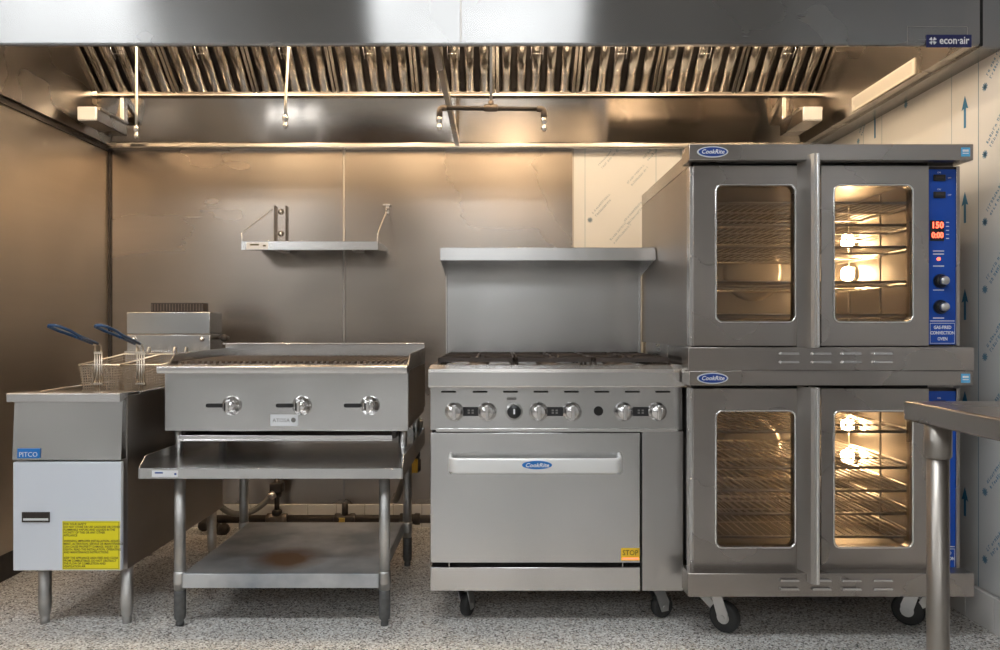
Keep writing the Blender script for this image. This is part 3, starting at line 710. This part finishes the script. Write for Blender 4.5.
for k in range(3):
    a = BX0 + .010 + k*m_w + .003; b = a + m_w - .006; m = MB(); n = 13
    for j in range(n):
        c = a + (b - a) * (j + .5) / n; m.prism([(2.875, .915), (2.875, .932), (BYB - .03, .936), (BYB - .03, .918)], 'X', c - .005, c + .005)
    for yy, zz_ in ((2.88, .918), (3.0, .920), (3.12, .921), (3.24, .922), (3.33, .922), (BYB - .042, .923)): m.box(a, b, yy, yy + .012, zz_ - .004, zz_ + .006)
    m.build('cooking_grate', 'grateiron', cb)
for px in (232, 302, 370):
    x = X(px, BY); z = Z(405.5, BY)
    sl = MB().prism(rr(x - .098, x - .01, z - .0075, z + .0075, .0074, 4), 'Y', BY - .0015, BY + .001).build('control_slot', 'black', cb)
    k = MB().lathe((x, BY, z), (0, -1, 0), [(.036, 0), (.037, .004), (.034, .012), (.027, .020), (.023, .026), (.022, .040), (.018, .044), (0, .046)], 28).build('control_knob', 'chrome', cb)
    MB().box(x - .006, x + .006, BY - .056, BY - .03, z - .022, z + .022, .003).build('grip', 'chrome', k)
    MB().box(x - .013, x - .008, BY - .0475, BY - .044, z - .014, z + .014).build('pointer', 'black', k)
lb = MB().box(X(270.5, BY), X(298, BY), BY - .001, BY, Z(426, BY), Z(414.5, BY)).build('maker_label', 'silverlabel', cb)
text('ATOSA', .020, ((X(270.5, BY)+X(292, BY))/2, BY - .0012, Z(420.5, BY)), 'greyhose', lb, ext=.0002, sx=1.0)
MB().lathe((X(293.5, BY), BY - .001, Z(420, BY)), (0, -1, 0), [(.009, 0), (.009, .0005)], 16).build('certification_mark', 'greyhose', lb)
dt = MB().box(X(178, BY), X(392, BY), BY + .004, BY + .012, Z(441, BY), Z(435.5, BY)).box(X(178, BY), X(392, BY), BY - .006, BY + .004, Z(441, BY), Z(439.5, BY)).box(X(178, BY), X(392, BY), BY + .012, BYB - .05, .648, .652).build('drip_tray', 'bright', cb)
m = MB().box(BX0 + .05, BX0 + .065, BY + .03, BYB - .04, .644, .675).box(BX1 - .065, BX1 - .05, BY + .03, BYB - .04, .644, .675); m.build('tray_runner', 'pipeiron', cb)
for lx in (-1.222, -.364):
    for ly in (2.873, 3.33):
        m = MB(); adjustable_foot(m, lx, ly, QZ, bz0 + .004, .0165); m.build('leg', 'castmetal', cb)

# ------------------------------------------------------------------ six burner range
RX0, RX1, RY, RYB = -.24, .657, 2.66, 3.46
rg_ = thing('gas_range', ((RX0+RX1)/2, 3.05, 0), 'stainless steel six burner gas range with oven door and high back shelf', 'range')
rz0 = Z(591, RY); rzc = Z(430, RY)
dx1 = X(641, RY)
m = MB().box(RX0 + .004, RX1 - .004, RY + .03, RYB, rz0 + .01, .90); m.build('body', 'oldsteel', rg_)
cp = MB().prism([(RY, rzc), (RY + .004, .86), (RY + .04, .86), (RY + .04, rzc)], 'X', RX0, RX1 - .003).build('control_panel', 'steel', rg_)
MB().box(RX0 + .02, RX1 - .02, RY - .004, RY + .0, rzc - .006, rzc + .006).build('panel_lip', 'bright', rg_)
MB().prism([(2.622, .852), (2.618, .858), (2.618, .905), (2.626, .916), (2.70, .926), (2.76, .926), (2.76, .905), (2.66, .86), (2.66, .852)], 'X', RX0 - .004, RX1 + .004).build('bullnose', 'bright', rg_)
m = MB().box(RX0, RX0 + .012, 2.76, RYB, .86, .926).box(RX1 - .012, RX1, 2.76, RYB, .86, .926).box(RX0, RX1, 2.76, RYB, .86, .872); m.build('cooktop', 'iron', rg_)
sl = MB()
for px in (448.5, 480, 510.5, 541, 571.5, 602, 632.5, 663): sl.prism(rr(X(px, RY) - .026, X(px, RY) + .026, Z(392.6, RY), Z(391, RY), .0025, 3), 'Y', RY - .001, RY + .008)
sl.build('vent_slot', 'void', rg_)
for px in (454.5, 487, 538.5, 572, 623.5, 657):
    knob(rg_, X(px, RY), RY, Z(411.5, RY), .034, 'knobchrome')
k = MB().lathe((X(514, RY), RY, Z(411.5, RY)), (0, -1, 0), [(.031, 0), (.031, .005), (.027, .014), (.024, .026), (.018, .030), (0, .031)], 28).build('thermostat_knob', 'chrome', rg_, label='round black-faced thermostat knob')
MB().lathe((X(514, RY), RY - .0305, Z(411, RY)), (0, -1, 0), [(.0245, 0), (.023, .003), (0, .004)], 24).build('dial_face', 'black', k)
MB().box(X(514, RY) - .003, X(514, RY) + .003, RY - .036, RY - .032, Z(413, RY), Z(408, RY)).build('pointer', 'silverlabel', k)
for px in (471, 555, 641):
    lb = MB().box(X(px - 8, RY), X(px + 8, RY), RY - .001, RY + .003, Z(416, RY), Z(407, RY)).build('burner_label', 'black', rg_)
    x = X(px, RY); z = Z(411.5, RY); mm = MB()
    for sx_ in (-.012, .002): 
        for sz_ in (-.008, .001): mm.box(x + sx_, x + sx_ + .008, RY - .0015, RY - .001, z + sz_, z + sz_ + .006)
    mm.build('burner_symbol', 'greyhose', lb)
MB().lathe((X(598.5, RY), RY - .003, Z(411, RY)), (0, 1, 0), [(.0165, 0), (.0165, .006)], 20).build('igniter_port', 'void', rg_)
MB().box(X(507, RY), X(516, RY), RY - .001, RY + .002, Z(400, RY), Z(397.5, RY)).build('temperature_print', 'greyhose', rg_)
# oven door
dz0, dz1 = Z(563, RY), Z(432.5, RY)
dr = MB().box(RX0, dx1 - .003, RY, RY + .03, dz0, dz1, .003).build('oven_door', 'steel', rg_)
hx0, hx1, hz0, hz1 = X(450, 2.61), X(621, 2.61), Z(473.5, 2.61), Z(458, 2.61)
zc = (hz0 + hz1)/2
m = MB(); N = 8; P = []
pts = [(hx0, RY)]
for k in range(N + 1):
    a = PI/2 * k / N; pts.append((hx0 + .034 - .034*math.cos(a), RY - .022 - .030*math.sin(a)))
for k in range(N + 1):
    a = PI/2 * (1 - k / N); pts.append((hx1 - .034 + .034*math.cos(a), RY - .022 - .030*math.sin(a)))
pts.append((hx1, RY))
prof = rr(-.007, .007, -(hz1-hz0)/2, (hz1-hz0)/2, .0066, 3)
bm = m.bm; rings = []
for i, p_ in enumerate(pts):
    a_, b_ = pts[max(i-1, 0)], pts[min(i+1, len(pts)-1)]
    tx, ty = b_[0]-a_[0], b_[1]-a_[1]; l = math.hypot(tx, ty); nx, ny = -ty/l, tx/l
    end = 1.45 if i in (0, len(pts)-1) else 1.2 if i in (1, len(pts)-2) else 1.0
    rings.append([bm.verts.new((p_[0] + nx*u, p_[1] + ny*u, zc + v*end)) for u, v in prof])
for A, B in zip(rings, rings[1:]):
    for k in range(len(prof)):
        f = bm.faces.new((A[k], A[(k+1) % len(prof)], B[(k+1) % len(prof)], B[k])); f.smooth = True
bm.faces.new(rings[0]); bm.faces.new(rings[-1]); bmesh.ops.recalc_face_normals(bm, faces=bm.faces[:])
M['handlepaint'] = plain('satin_silver_handle', (.80, .80, .79), .3, .3)
hd = m.build('handle', 'handlepaint', dr)
hy = RY - .0595
bg = oval(MB(), X(537, hy), Z(465, hy), .052, .0145, hy - .002, hy + .001).build('badge', 'badgelight', hd, label='blue oval maker badge')
text('CookRite', .020, (X(537, hy), hy - .0024, Z(465.3, hy)), 'white', bg, sx=1.05, shear=.25, bold=.0003)
# price sticker
xs0, xs1, zs0, zs1 = X(621, RY), X(639.5, RY), Z(560.5, RY), Z(548, RY)
ss = MB().box(xs0, xs1, RY - .001, RY, zs0, zs1, .0).build('sticker', 'orange', dr, label='small yellow sticker near the lower corner')
text('STOP', .026, ((xs0+xs1)/2, RY - .0014, zs0 + .027), 'ink', ss, ext=.0002, sx=.9)
MB().box(xs0 + .006, xs1 - .004, RY - .0014, RY - .001, zs0 + .004, zs0 + .010).build('sticker_stripe', 'red', ss)
m = MB().box(RX0, dx1 - .003, RY, RY + .03, rz0, Z(567.5, RY), .002); m.build('kick_panel', 'steel', rg_)
MB().box(X(448.5, RY), X(449.5, RY), RY + .004, RY + .03, Z(567.5, RY), dz0).box(X(622.5, RY), X(623.5, RY), RY + .004, RY + .03, Z(567.5, RY), dz0).build('hinge', 'bright', rg_)
MB().box(dx1 + .004, RX1, RY, RY + .03, rz0, Z(431.5, RY), .002).build('side_cover', 'steelv', rg_)
MB().box(RX0 + .004, RX1 - .004, RY + .028, RY + .032, rz0 + .008, dz1 + .012).build('door_shade_sheet', 'void', rg_)  # black sheet behind the door edges, shade put in as colour
# backguard and high shelf
bgd = MB().box(RX0, RX1, RYB, RYB + .05, .87, Z(255, 3.46), .002).build('backguard', 'steel', rg_)
MB().box(RX0 - .0, RX1 + .0, RYB - .004, RYB + .0, .918, .932).build('backguard_foot', 'bright', bgd)
for xa in (RX0, RX1 - .006): MB().box(xa, xa + .006, RYB - .02, RYB, .93, 1.34).build('side_flange', 'bright', bgd)
sz0, sz1, sf = Z(260.5, 3.14), Z(247.5, 3.14), 3.14
m = MB().box(RX0 - .003, RX1 + .003, sf, RYB + .05, sz1 - .004, sz1).box(RX0 - .003, RX1 + .003, sf, sf + .004, sz0, sz1, .0).box(RX0, RX1, sf, sf + .02, sz0, sz0 + .003)
for xa in (RX0 - .003, RX1): m.prism([(sf, sz1), (sf, sz0), (sf + .04, sz0), (RYB, sz0 - .045), (RYB + .05, sz0 - .045), (RYB + .05, sz1)], 'X', xa, xa + .003)
m.build('high_shelf', 'bright', rg_)
# burner grates: two rows of three
gw = (RX1 - RX0 - .03) / 3
for i in range(3):
    for j in range(2):
        cx = RX0 + .015 + gw*(i + .5); cy = 2.935 + .335*j; w2, d2 = gw/2 - .004, .163; z1_ = .951
        m = MB()
        for s_ in (-1, 1):
            m.box(cx + s_*w2 - .006*(s_ > 0) - .0, cx + s_*w2 + (.006 if s_ < 0 else 0), cy - d2, cy + d2, .935, z1_ - .001)
            m.box(cx - w2, cx + w2, cy + s_*d2 - (.006 if s_ > 0 else 0), cy + s_*d2 + (.006 if s_ < 0 else 0), .935, z1_ - .001)
        for q in range(8):
            a = q*PI/4; c_, s_ = math.cos(a), math.sin(a); k_ = min(w2/abs(c_) if abs(c_) > .01 else 9, d2/abs(s_) if abs(s_) > .01 else 9)
            R = Matrix.Translation((cx, cy, 0)) @ Matrix.Rotation(a, 4, 'Z')
            b2 = MB().prism([(.035, .938), (.045, z1_), (k_ - .002, z1_), (k_ - .002, .933), (.06, .936)], 'Y', -.004, .004).xform(R)
            me_ = bpy.data.meshes.new('x'); b2.bm.to_mesh(me_); b2.bm.free(); m.bm.from_mesh(me_); bpy.data.meshes.remove(me_)
        for xx in (-w2 + .004, w2 - .004):
            for yy in (-d2 + .004, d2 - .004): m.box(cx + xx - .004, cx + xx + .004, cy + yy - .004, cy + yy + .004, .872, .936)
        m.build('burner_grate', 'iron', rg_)
        b_ = MB().lathe((cx, cy, .872), (0, 0, 1), [(.055, 0), (.055, .02), (.04, .03), (.045, .036), (.045, .046), (.03, .050), (0, .051)], 24).build('burner', 'grateiron', rg_)
for cx_, cy_, an in ((X(464, 2.73), 2.74, 1.2), (X(655, 2.73), 2.74, .45), (RX0 + .10, 3.36, 1.0), (RX1 - .10, 3.36, 2.2)):
    caster(rg_, cx_, cy_, rz0 + .01, .042, an, False)

# ------------------------------------------------------------------ stacked convection ovens
OX0, OX1, OY, OYB = .664, 1.575, 2.55, 3.46
wx = ((X(716, OY), X(795, OY)), (X(834, OY), X(912.5, OY)))
def louvers(parent, D, rows):
    for px in (779, 811, 841, 872):
        for py in rows:
            x0, x1, z = X(px, D), X(px + 20, D), Z(py, D)
            MB().prism([(x0, z - .004), (x1, z - .004), (x1 - .004, z + .004), (x0 + .004, z + .004)], 'Y', D - .010, D).build('louver', 'bright', parent)
def oven(which, zcap0, zcap1, zd0, zd1, zw0, zw1, zbase0, zbase1, hz0, hz1, lrows, bulbs, rack_z, label):
    t = thing('convection_oven', ((OX0+OX1)/2, 3.0, zbase0), label, 'oven', 'stacked convection ovens')
    zb, zt = zbase1, zcap0
    # body shell around the cavity
    cx0, cx1, cy1 = OX0 + .06, 1.488, 3.30; cz0, cz1 = zd0 + .03, zd1 - .03
    m = MB().box(OX0, cx0 - .003, OY + .045, OYB, zb, zt).box(cx1 + .003, OX1, OY + .045, OYB, zb, zt).box(cx0 - .003, cx1 + .003, cy1 + .003, OYB, zb, zt)
    m.box(cx0 - .003, cx1 + .003, OY + .045, cy1 + .003, zb, cz0 - .003).box(cx0 - .003, cx1 + .003, OY + .045, cy1 + .003, cz1 + .003, zt)
    m.build('body', 'oldsteel', t)
    m = MB().box(cx0, cx1, OY + .046, cy1, cz0 - .003, cz0).box(cx0, cx1, OY + .046, cy1, cz1, cz1 + .003).box(cx0 - .003, cx0, OY + .046, cy1, cz0, cz1).box(cx1, cx1 + .003, OY + .046, cy1, cz0, cz1).box(cx0, cx1, cy1, cy1 + .003, cz0, cz1)
    cav = m.build('oven_cavity', 'cavity', t)
    # fan baffle on the back, rack supports on the side walls
    fn = MB().box(cx0 + .12, cx1 - .12, cy1 - .04, cy1 - .036, cz0 + .04, cz1 - .06).build('fan_baffle', 'cavity', cav)
    MB().lathe(((cx0+cx1)/2, cy1 - .04, (cz0+cz1)/2), (0, -1, 0), [(.13, 0), (.13, .004), (.11, .006), (0, .008)], 24).build('fan_grille', 'cavity', fn)
    m = MB()
    for xa in (cx0 + .015, cx1 - .015):
        for yy in (OY + .10, OY + .34, OY + .60): m.tube([(xa, yy, cz0 + .01), (xa, yy, cz1 - .01)], .004, 6)
        for z_ in rack_z: m.tube([(xa, OY + .08, z_ - .006), (xa, cy1 - .05, z_ - .006)], .003, 6)
    m.build('rack_support', 'wire', cav)
    for px, py in bulbs:
        bl = MB().lathe((cx1, 3.13, Z(py, 3.13)), (-1, 0, 0), [(.032, 0), (.032, .012), (.026, .016)], 16).build('lamp_holder', 'castmetal', cav)
        MB().lathe((cx1 - .016, 3.13, Z(py, 3.13)), (-1, 0, 0), [(.028, 0), (.032, .012), (.026, .03), (0, .038)], 16).build('oven_bulb', 'bulb', bl)
    # caps and base band
    cap = MB().box(.637, 1.585, 2.50, OY + .05, zcap0, zcap1, .002).box(OX0 - .001, 1.580, OY + .05, OYB, zcap0 + (.003 if which == 'upper' else .0), zcap1 - .001, .001, 1).build('top_cap', 'ovensteel', t)
    bs = MB().box(.634, 1.588, 2.50, 2.59, zbase0, zbase1, .002).box(OX0 + .004, OX1 - .004, 2.59, OYB, zbase0 + .004, zbase1).build('base_band', 'ovensteel', t)
    louvers(bs, 2.50, lrows)
    MB().box(OX0 + .004, X(929, OY), OY + .008, OY + .044, zd1 + .001, zcap0 + .0).build('door_gap_shade', 'void', t)  # black strip painted in as the shade above the doors
    MB().box(OX0 + .004, X(929, OY), OY + .008, OY + .044, zbase1, zd0 - .001).build('door_gap_shade', 'void', t)  # same painted shade below the doors
    # hinge post
    m = MB().box(OX0 - .010, OX0 + .003, OY + .01, OY + .05, zd0, zd1)
    for z_ in (zd0 + .03, (zd0+zd1)/2, zd1 - .03): m.lathe((OX0 - .004, OY + .008, z_), (0, -1, 0), [(.005, 0), (.004, .003), (0, .004)], 8)
    m.build('hinge_post', 'bright', t)
    # doors
    hy = 2.467
    for k, (dx0, dx1_) in enumerate(((X(693.5, OY), X(819, OY) - .002), (X(820, OY) + .004, X(929, OY)))):
        a, b = wx[k]
        d = MB().holed(dx0, dx1_, zd0, zd1, OY, OY + .04, a, b, zw0, zw1, .022).build('door', 'ovensteel', t)
        fr_ = MB(); P = rr(a - .001, b + .001, zw0 - .001, zw1 + .001, .023, 5)
        fr_.tube([(p[0], OY - .0005, p[1]) for p in P], .0042, 8, closed=True); fr_.build('window_frame', 'chrome', d)
        MB().box(a - .01, b + .01, OY + .018, OY + .022, zw0 - .01, zw1 + .01).build('window_glass', 'glass', d)
        if k == 0:
            pf = [(X(797, OY), OY), (1.028, 2.505), (1.034, 2.478), (1.041, 2.468), (1.050, hy), (1.058, 2.469), (1.062, 2.478), (1.062, OY), (1.056, OY), (1.056, 2.484), (1.050, 2.475), (1.042, 2.478), (1.035, 2.51), (X(797, OY) + .008, OY)]
            hd_ = MB().prism(pf, 'Z', hz0, hz1); hd_ = hd_.build('handle', 'flare', d)
            MB().tube([(1.0535, 2.470, hz0 + .001), (1.0535, 2.470, hz1 - .001)], .0068, 12).build('handle_highlight', 'bright', hd_)  # brighter tube added to draw the highlight lines along the handle
    # control column
    pz0, pz1 = zd0 + .005, zd1 - .01; PY = OY + .015
    px0, px1 = X(930, PY), X(955.5, PY)
    MB().box(px1, OX1 + .002, PY - .005, OY + .045, zd0, zd1).build('edge_post', 'ovensteel', t)
    MB().box(X(929, OY) + .001, px1 , PY + .004, OY + .045, zd0, zd1).build('control_housing', 'pipeiron', t)
    cp = MB().box(px0 - .004, px1, PY, PY + .004, pz0, pz1).build('control_panel', 'blue', t, label='blue control panel with switches, red display and knobs')
    dz = 0 if which == 'upper' else Z(387, OY) - Z(160, OY)
    zq = lambda py: Z(py, PY) + dz
    for py in (178, 195):
        rk = MB().box(X(933, PY), X(945, PY), PY - .006, PY, zq(py + 3.2), zq(py - 3.2), .002).build('rocker_switch', 'black', cp)
        MB().box(X(935, PY), X(943, PY), PY - .008, PY - .006, zq(py + .3), zq(py - 2)).build('switch_rocker_tip', 'pipeiron', rk)
        text('ON', .008, (X(939, PY), PY - .0004, zq(py - 5.5)), 'white', cp, 'lettering', ext=.0002); text('OFF', .007, (X(949.5, PY), PY - .0004, zq(py)), 'white', cp, 'lettering', ext=.0002)
    ds = MB().box(X(930, PY), X(943.5, PY), PY - .003, PY, zq(241), zq(220.5)).build('temperature_display', 'black', cp)
    text('150', .030, (X(937, PY), PY - .0032, zq(225.5)), 'red', ds, 'red_digits', sx=.95, bold=.0008); text('0:00', .028, (X(937, PY), PY - .0032, zq(235.5)), 'red', ds, 'red_digits', sx=.85, bold=.0008)
    for k in range(5): MB().box(X(946, PY), X(949, PY), PY - .0006, PY, zq(222 + 4*k + .8), zq(222 + 4*k)).build('panel_print', 'white', cp)
    MB().lathe((X(938.5, PY), PY, zq(259)), (0, -1, 0), [(.006, 0), (.006, .003), (0, .005)], 12).build('indicator_light', 'red', cp)
    for py in (251, 254, 266, 290, 318): MB().box(X(933, PY), X(944, PY), PY - .0005, PY, zq(py + .5), zq(py - .4)).build('panel_print', 'white', cp)
    for py in (281, 307):
        k = MB().lathe((X(940, PY), PY, zq(py)), (0, -1, 0), [(.024, 0), (.024, .008), (.019, .014), (.018, .02)], 20).build('control_knob', 'black', cp)
        MB().lathe((X(940, PY), PY - .018, zq(py)), (0, -1, 0), [(.015, 0), (.015, .014), (.012, .018), (0, .019)], 20).build('knob_cap', 'castmetal', k)
    m = MB(); z0_, z1_ = zq(343.5), zq(323.5)
    for a in ((px0, px1 - .003, z1_, z1_ + .0015), (px0, px1 - .003, z0_, z0_ + .0015), (px0, px0 + .001, z0_, z1_), (px1 - .004, px1 - .003, z0_, z1_)): m.box(a[0], a[1], PY - .0006, PY, a[2], a[3])
    m.box(px0, px1 - .003, PY - .0006, PY, zq(321.3), zq(320.6)); m.build('panel_border', 'white', cp)
    for l, py in (('GAS-FIRED', 327.5), ('CONVECTION', 333), ('OVEN', 339)): text(l, .0155, ((px0+px1)/2 - .001, PY - .0005, zq(py)), 'white', cp, 'lettering', ext=.0002, sx=.82, bold=.0004)
    # badges
    cz = (zcap0 + zcap1)/2
    e = oval(MB(), X(712.5, 2.5), cz, .052, .0185, 2.4978, 2.50).build('badge_rim', 'silverlabel', t)
    b = oval(MB(), X(712.5, 2.5), cz, .047, .0150, 2.4965, 2.498).build('badge', 'badge', e)
    text('CookRite', .020, (X(712.5, 2.5), 2.4962, cz), 'white', b, sx=.98, shear=.25, ext=.0003, bold=.0003)
    s_ = MB().box(X(961, 2.5), X(970, 2.5), 2.4992, 2.50, cz - .015, cz + .015).build('energy_sticker', 'skyblue', t)
    MB().box(X(962.5, 2.5), X(968.5, 2.5), 2.4988, 2.4992, cz - .006, cz - .003).box(X(962.5, 2.5), X(968.5, 2.5), 2.4988, 2.4992, cz + .001, cz + .008).build('sticker_print', 'white', s_)
    return t, (cx0, cx1, cy1)
up_racks = [Z(y, 2.62) for y in (203, 225, 247, 282, 315)]
lo_racks = [Z(y, 2.62) for y in (432, 468, 491, 514, 537)]
ou, cav = oven('upper', Z(160, 2.5), Z(144, 2.5), Z(346, OY), Z(165.5, OY), Z(322, OY), Z(185, OY), Z(370.7, 2.5), Z(347.3, 2.5), Z(348, 2.467), Z(153, 2.467),
    (353.5, 362), ((846, 241), (846, 274)), up_racks, 'upper of two stacked steel convection ovens, with a red lit display')
ol, cav = oven('lower', Z(385.5, 2.5), Z(371, 2.5), Z(571.5, OY), Z(388.5, OY), Z(547.5, OY), Z(411, OY), Z(597, 2.5), Z(573.5, 2.5), Z(585, 2.467), Z(388, 2.467),
    (580, 588.5), ((846, 425), (846, 456)), lo_racks, 'lower of two stacked steel convection ovens, standing on casters')
zbt = Z(597, 2.5) + .004
for cx_, cy_, an in ((X(718, 2.62), 2.64, -.75), (1.49, 2.66, 2.4), (.74, 3.36, 1.2), (1.49, 3.36, 2.0)): caster(ol, cx_, cy_, zbt, .054, an)

def make_rack(z, label, group):
    cx0, cx1, cy1 = cav; y0, y1 = OY + .075, cy1 - .05
    t = thing('oven_rack', ((cx0+cx1)/2, (y0+y1)/2, z), label, 'oven rack', group)
    x0, x1 = cx0 + .010, cx1 - .010
    MB().tube([(x0, y0, z), (x1, y0, z), (x1, y1, z), (x0, y1, z)], .0052, 8, closed=True).build('rim', 'wire', t)
    m = MB(); n = 26
    for k in range(1, n): xx = x0 + (x1-x0)*k/n; m.tube([(xx, y0, z + .003), (xx, y1, z + .003)], .0024, 5)
    for yy in (y0 + (y1-y0)*.33, y0 + (y1-y0)*.66): m.tube([(x0, yy, z - .003), (x1, yy, z - .003)], .003, 6)
    m.build('wires', 'wire', t)
    return t
names = ['topmost', 'second from the top', 'middle', 'second from the bottom', 'bottom']
r0 = make_rack(up_racks[0], '', 'wire racks in the upper oven'); base = Vector(r0.location)
for which, zs in (('upper', up_racks), ('lower', lo_racks)):
    for k, z in enumerate(zs):
        r = r0 if (which == 'upper' and k == 0) else copy_tree(r0)
        r.location = (base.x, base.y, z); r['group'] = 'wire racks in the %s oven' % which
        r['label'] = '%s wire rack inside the %s convection oven' % (names[k], which)

# ------------------------------------------------------------------ work table in the foreground
TX0, TY1, TZ = .81, 1.50, .914
wt = thing('work_table', (1.26, 1.1, 0), 'stainless steel work table in the right foreground with a round leg', 'table')
MB().box(TX0, WR - .02, .74, TY1, TZ - .038, TZ, .004).build('tabletop', 'ovensteel', wt)
MB().box(TX0 + .10, WR - .12, 1.08, 1.16, TZ - .065, TZ - .038).build('top_brace', 'dullgalv', wt)
for lx in (X(938, 1.6), WR - .12):
    for ly in (1.42, .82):
        lx_ = X(938, 1.42) if lx < 1.2 else lx
        l_ = MB().tube([(lx_, ly, .06), (lx_, ly, TZ - .045)], .0195, 24).build('leg', 'legsteel', wt)
        MB().lathe((lx_, ly, TZ - .10), (0, 0, 1), [(.0205, 0), (.0235, .004), (.0235, .062)], 24).build('leg_socket', 'legsteel', l_)
        MB().lathe((lx_, ly, 0), (0, 0, 1), [(.014, 0), (.014, .02), (.018, .03), (.0200, .05), (.0200, .07)], 20).build('foot', 'castmetal', l_)

# ------------------------------------------------------------------ gas piping
PY_ = 3.90; pz = Z(519, PY_)
gp = thing('gas_pipe', (-.8, PY_, pz), 'dark iron gas pipe running along the back wall near the floor', 'pipe')
MB().tube([(WL + .25, PY_, pz), (1.55, PY_, pz)], .021, 16).build('main_pipe', 'pipeiron', gp)
def fit(x, n_, mat='pipeiron', r=.03): MB().lathe((x, PY_, pz), (1, 0, 0), [(r*.75, -.055), (r, -.05), (r, -.028), (r*.85, -.02), (r*.85, .02), (r, .028), (r, .05), (r*.75, .055)], 14).build(n_, mat, gp)
fit(X(277, PY_), 'tee_fitting', 'grateiron'); fit(X(345, PY_), 'tee_fitting'); fit(X(410, PY_), 'coupling')
xa = X(277, PY_)
MB().tube([(xa, PY_, pz), (xa, PY_, Z(478, PY_))], .013, 12).lathe((xa, PY_, pz + .02), (0, 0, 1), [(.02, 0), (.026, .008), (.026, .024), (.018, .03)], 12).build('riser_pipe', 'pipeiron', gp)
vv = MB().box(xa - .032, xa + .032, PY_ - .03, PY_ + .03, Z(492, PY_), Z(482, PY_), .008).lathe((xa, PY_, Z(493, PY_)), (0, 0, 1), [(.022, -.02), (.024, 0), (.024, .02)], 10).build('shutoff_valve', 'pipeiron', gp)
xb = X(345, PY_)
MB().tube([(xb, PY_, pz), (xb, PY_, Z(503, PY_))], .016, 10).build('riser_stub', 'pipeiron', gp)
MB().box(xb - .028, xb + .004, PY_ - .028, PY_ - .022, pz - .03, pz + .012, .002).build('valve_tag', 'brass', gp)
m = MB().lathe((X(205, 3.86), 3.86, pz - .02), (0, -1, 0), [(.02, -.03), (.03, -.02), (.03, .02), (.018, .03)], 12).lathe((X(223, 3.86), 3.86, pz - .045), (0, -1, 0), [(.015, -.03), (.03, -.02), (.03, .02), (.012, .03)], 12)
m.tube([(X(205, 3.86), 3.88, pz), (X(223, 3.86), 3.88, pz - .045)], .014, 8); m.build('pressure_regulator', 'iron', gp)
# grey flexible hose: from behind the fryer down and up to the valve
def bez(P, n=24):
    out = []
    for k in range(n + 1):
        t_ = k/n; Q = [Vector(p) for p in P]
        while len(Q) > 1: Q = [Q[i].lerp(Q[i+1], t_) for i in range(len(Q)-1)]
        out.append(Q[0])
    return out
hs = thing('flexible_gas_hose', (X(240, 3.8), 3.8, Z(515, 3.8)), 'grey flexible gas hose sagging behind the equipment stand', 'hose')
P = bez([(X(209, 3.62), 3.66, Z(485, 3.66)), (X(214, 3.7), 3.72, Z(515, 3.7)), (X(235, 3.78), 3.78, Z(525, 3.78)), (X(262, 3.84), 3.84, Z(514, 3.84)), (X(268, 3.86), 3.86, Z(496, 3.86)), (X(274, 3.87), 3.875, Z(494, 3.87))], 28)
MB().tube(P, .0155, 12).build('hose', 'greyhose', hs)
MB().lathe(P[-1], (P[-1] - P[-3]), [(.018, -.03), (.02, -.02), (.02, .0), (.013, .004)], 8).build('hose_nut', 'castmetal', hs)
h2 = thing('range_gas_hose', (X(405, 3.6), 3.6, Z(470, 3.6)), 'dark gas hose with a yellow valve handle beside the range', 'hose')
P = bez([(X(391, 3.7), 3.87, Z(503, 3.7)), (X(392, 3.7), 3.72, Z(512, 3.7)), (X(402, 3.7), 3.70, Z(492, 3.7)), (X(404, 3.7), 3.70, Z(462, 3.7)), (X(416, 3.62), 3.62, Z(462, 3.62)), (X(420, 3.6), 3.60, Z(420, 3.6))], 28)
MB().tube(P, .016, 12).build('hose', 'greyhose', h2)
vx, vz = X(416, 3.62), Z(462, 3.62)
MB().lathe((vx, 3.62, vz - .05), (0, 0, 1), [(.014, 0), (.024, .01), (.024, .06), (.016, .07), (.02, .08), (.02, .12)], 12).build('valve_body', 'pipeiron', h2)
MB().box(vx - .018, vx + .012, 3.575, 3.60, vz - .045, vz + .02, .004).build('valve_handle', 'yellowvalve', h2)
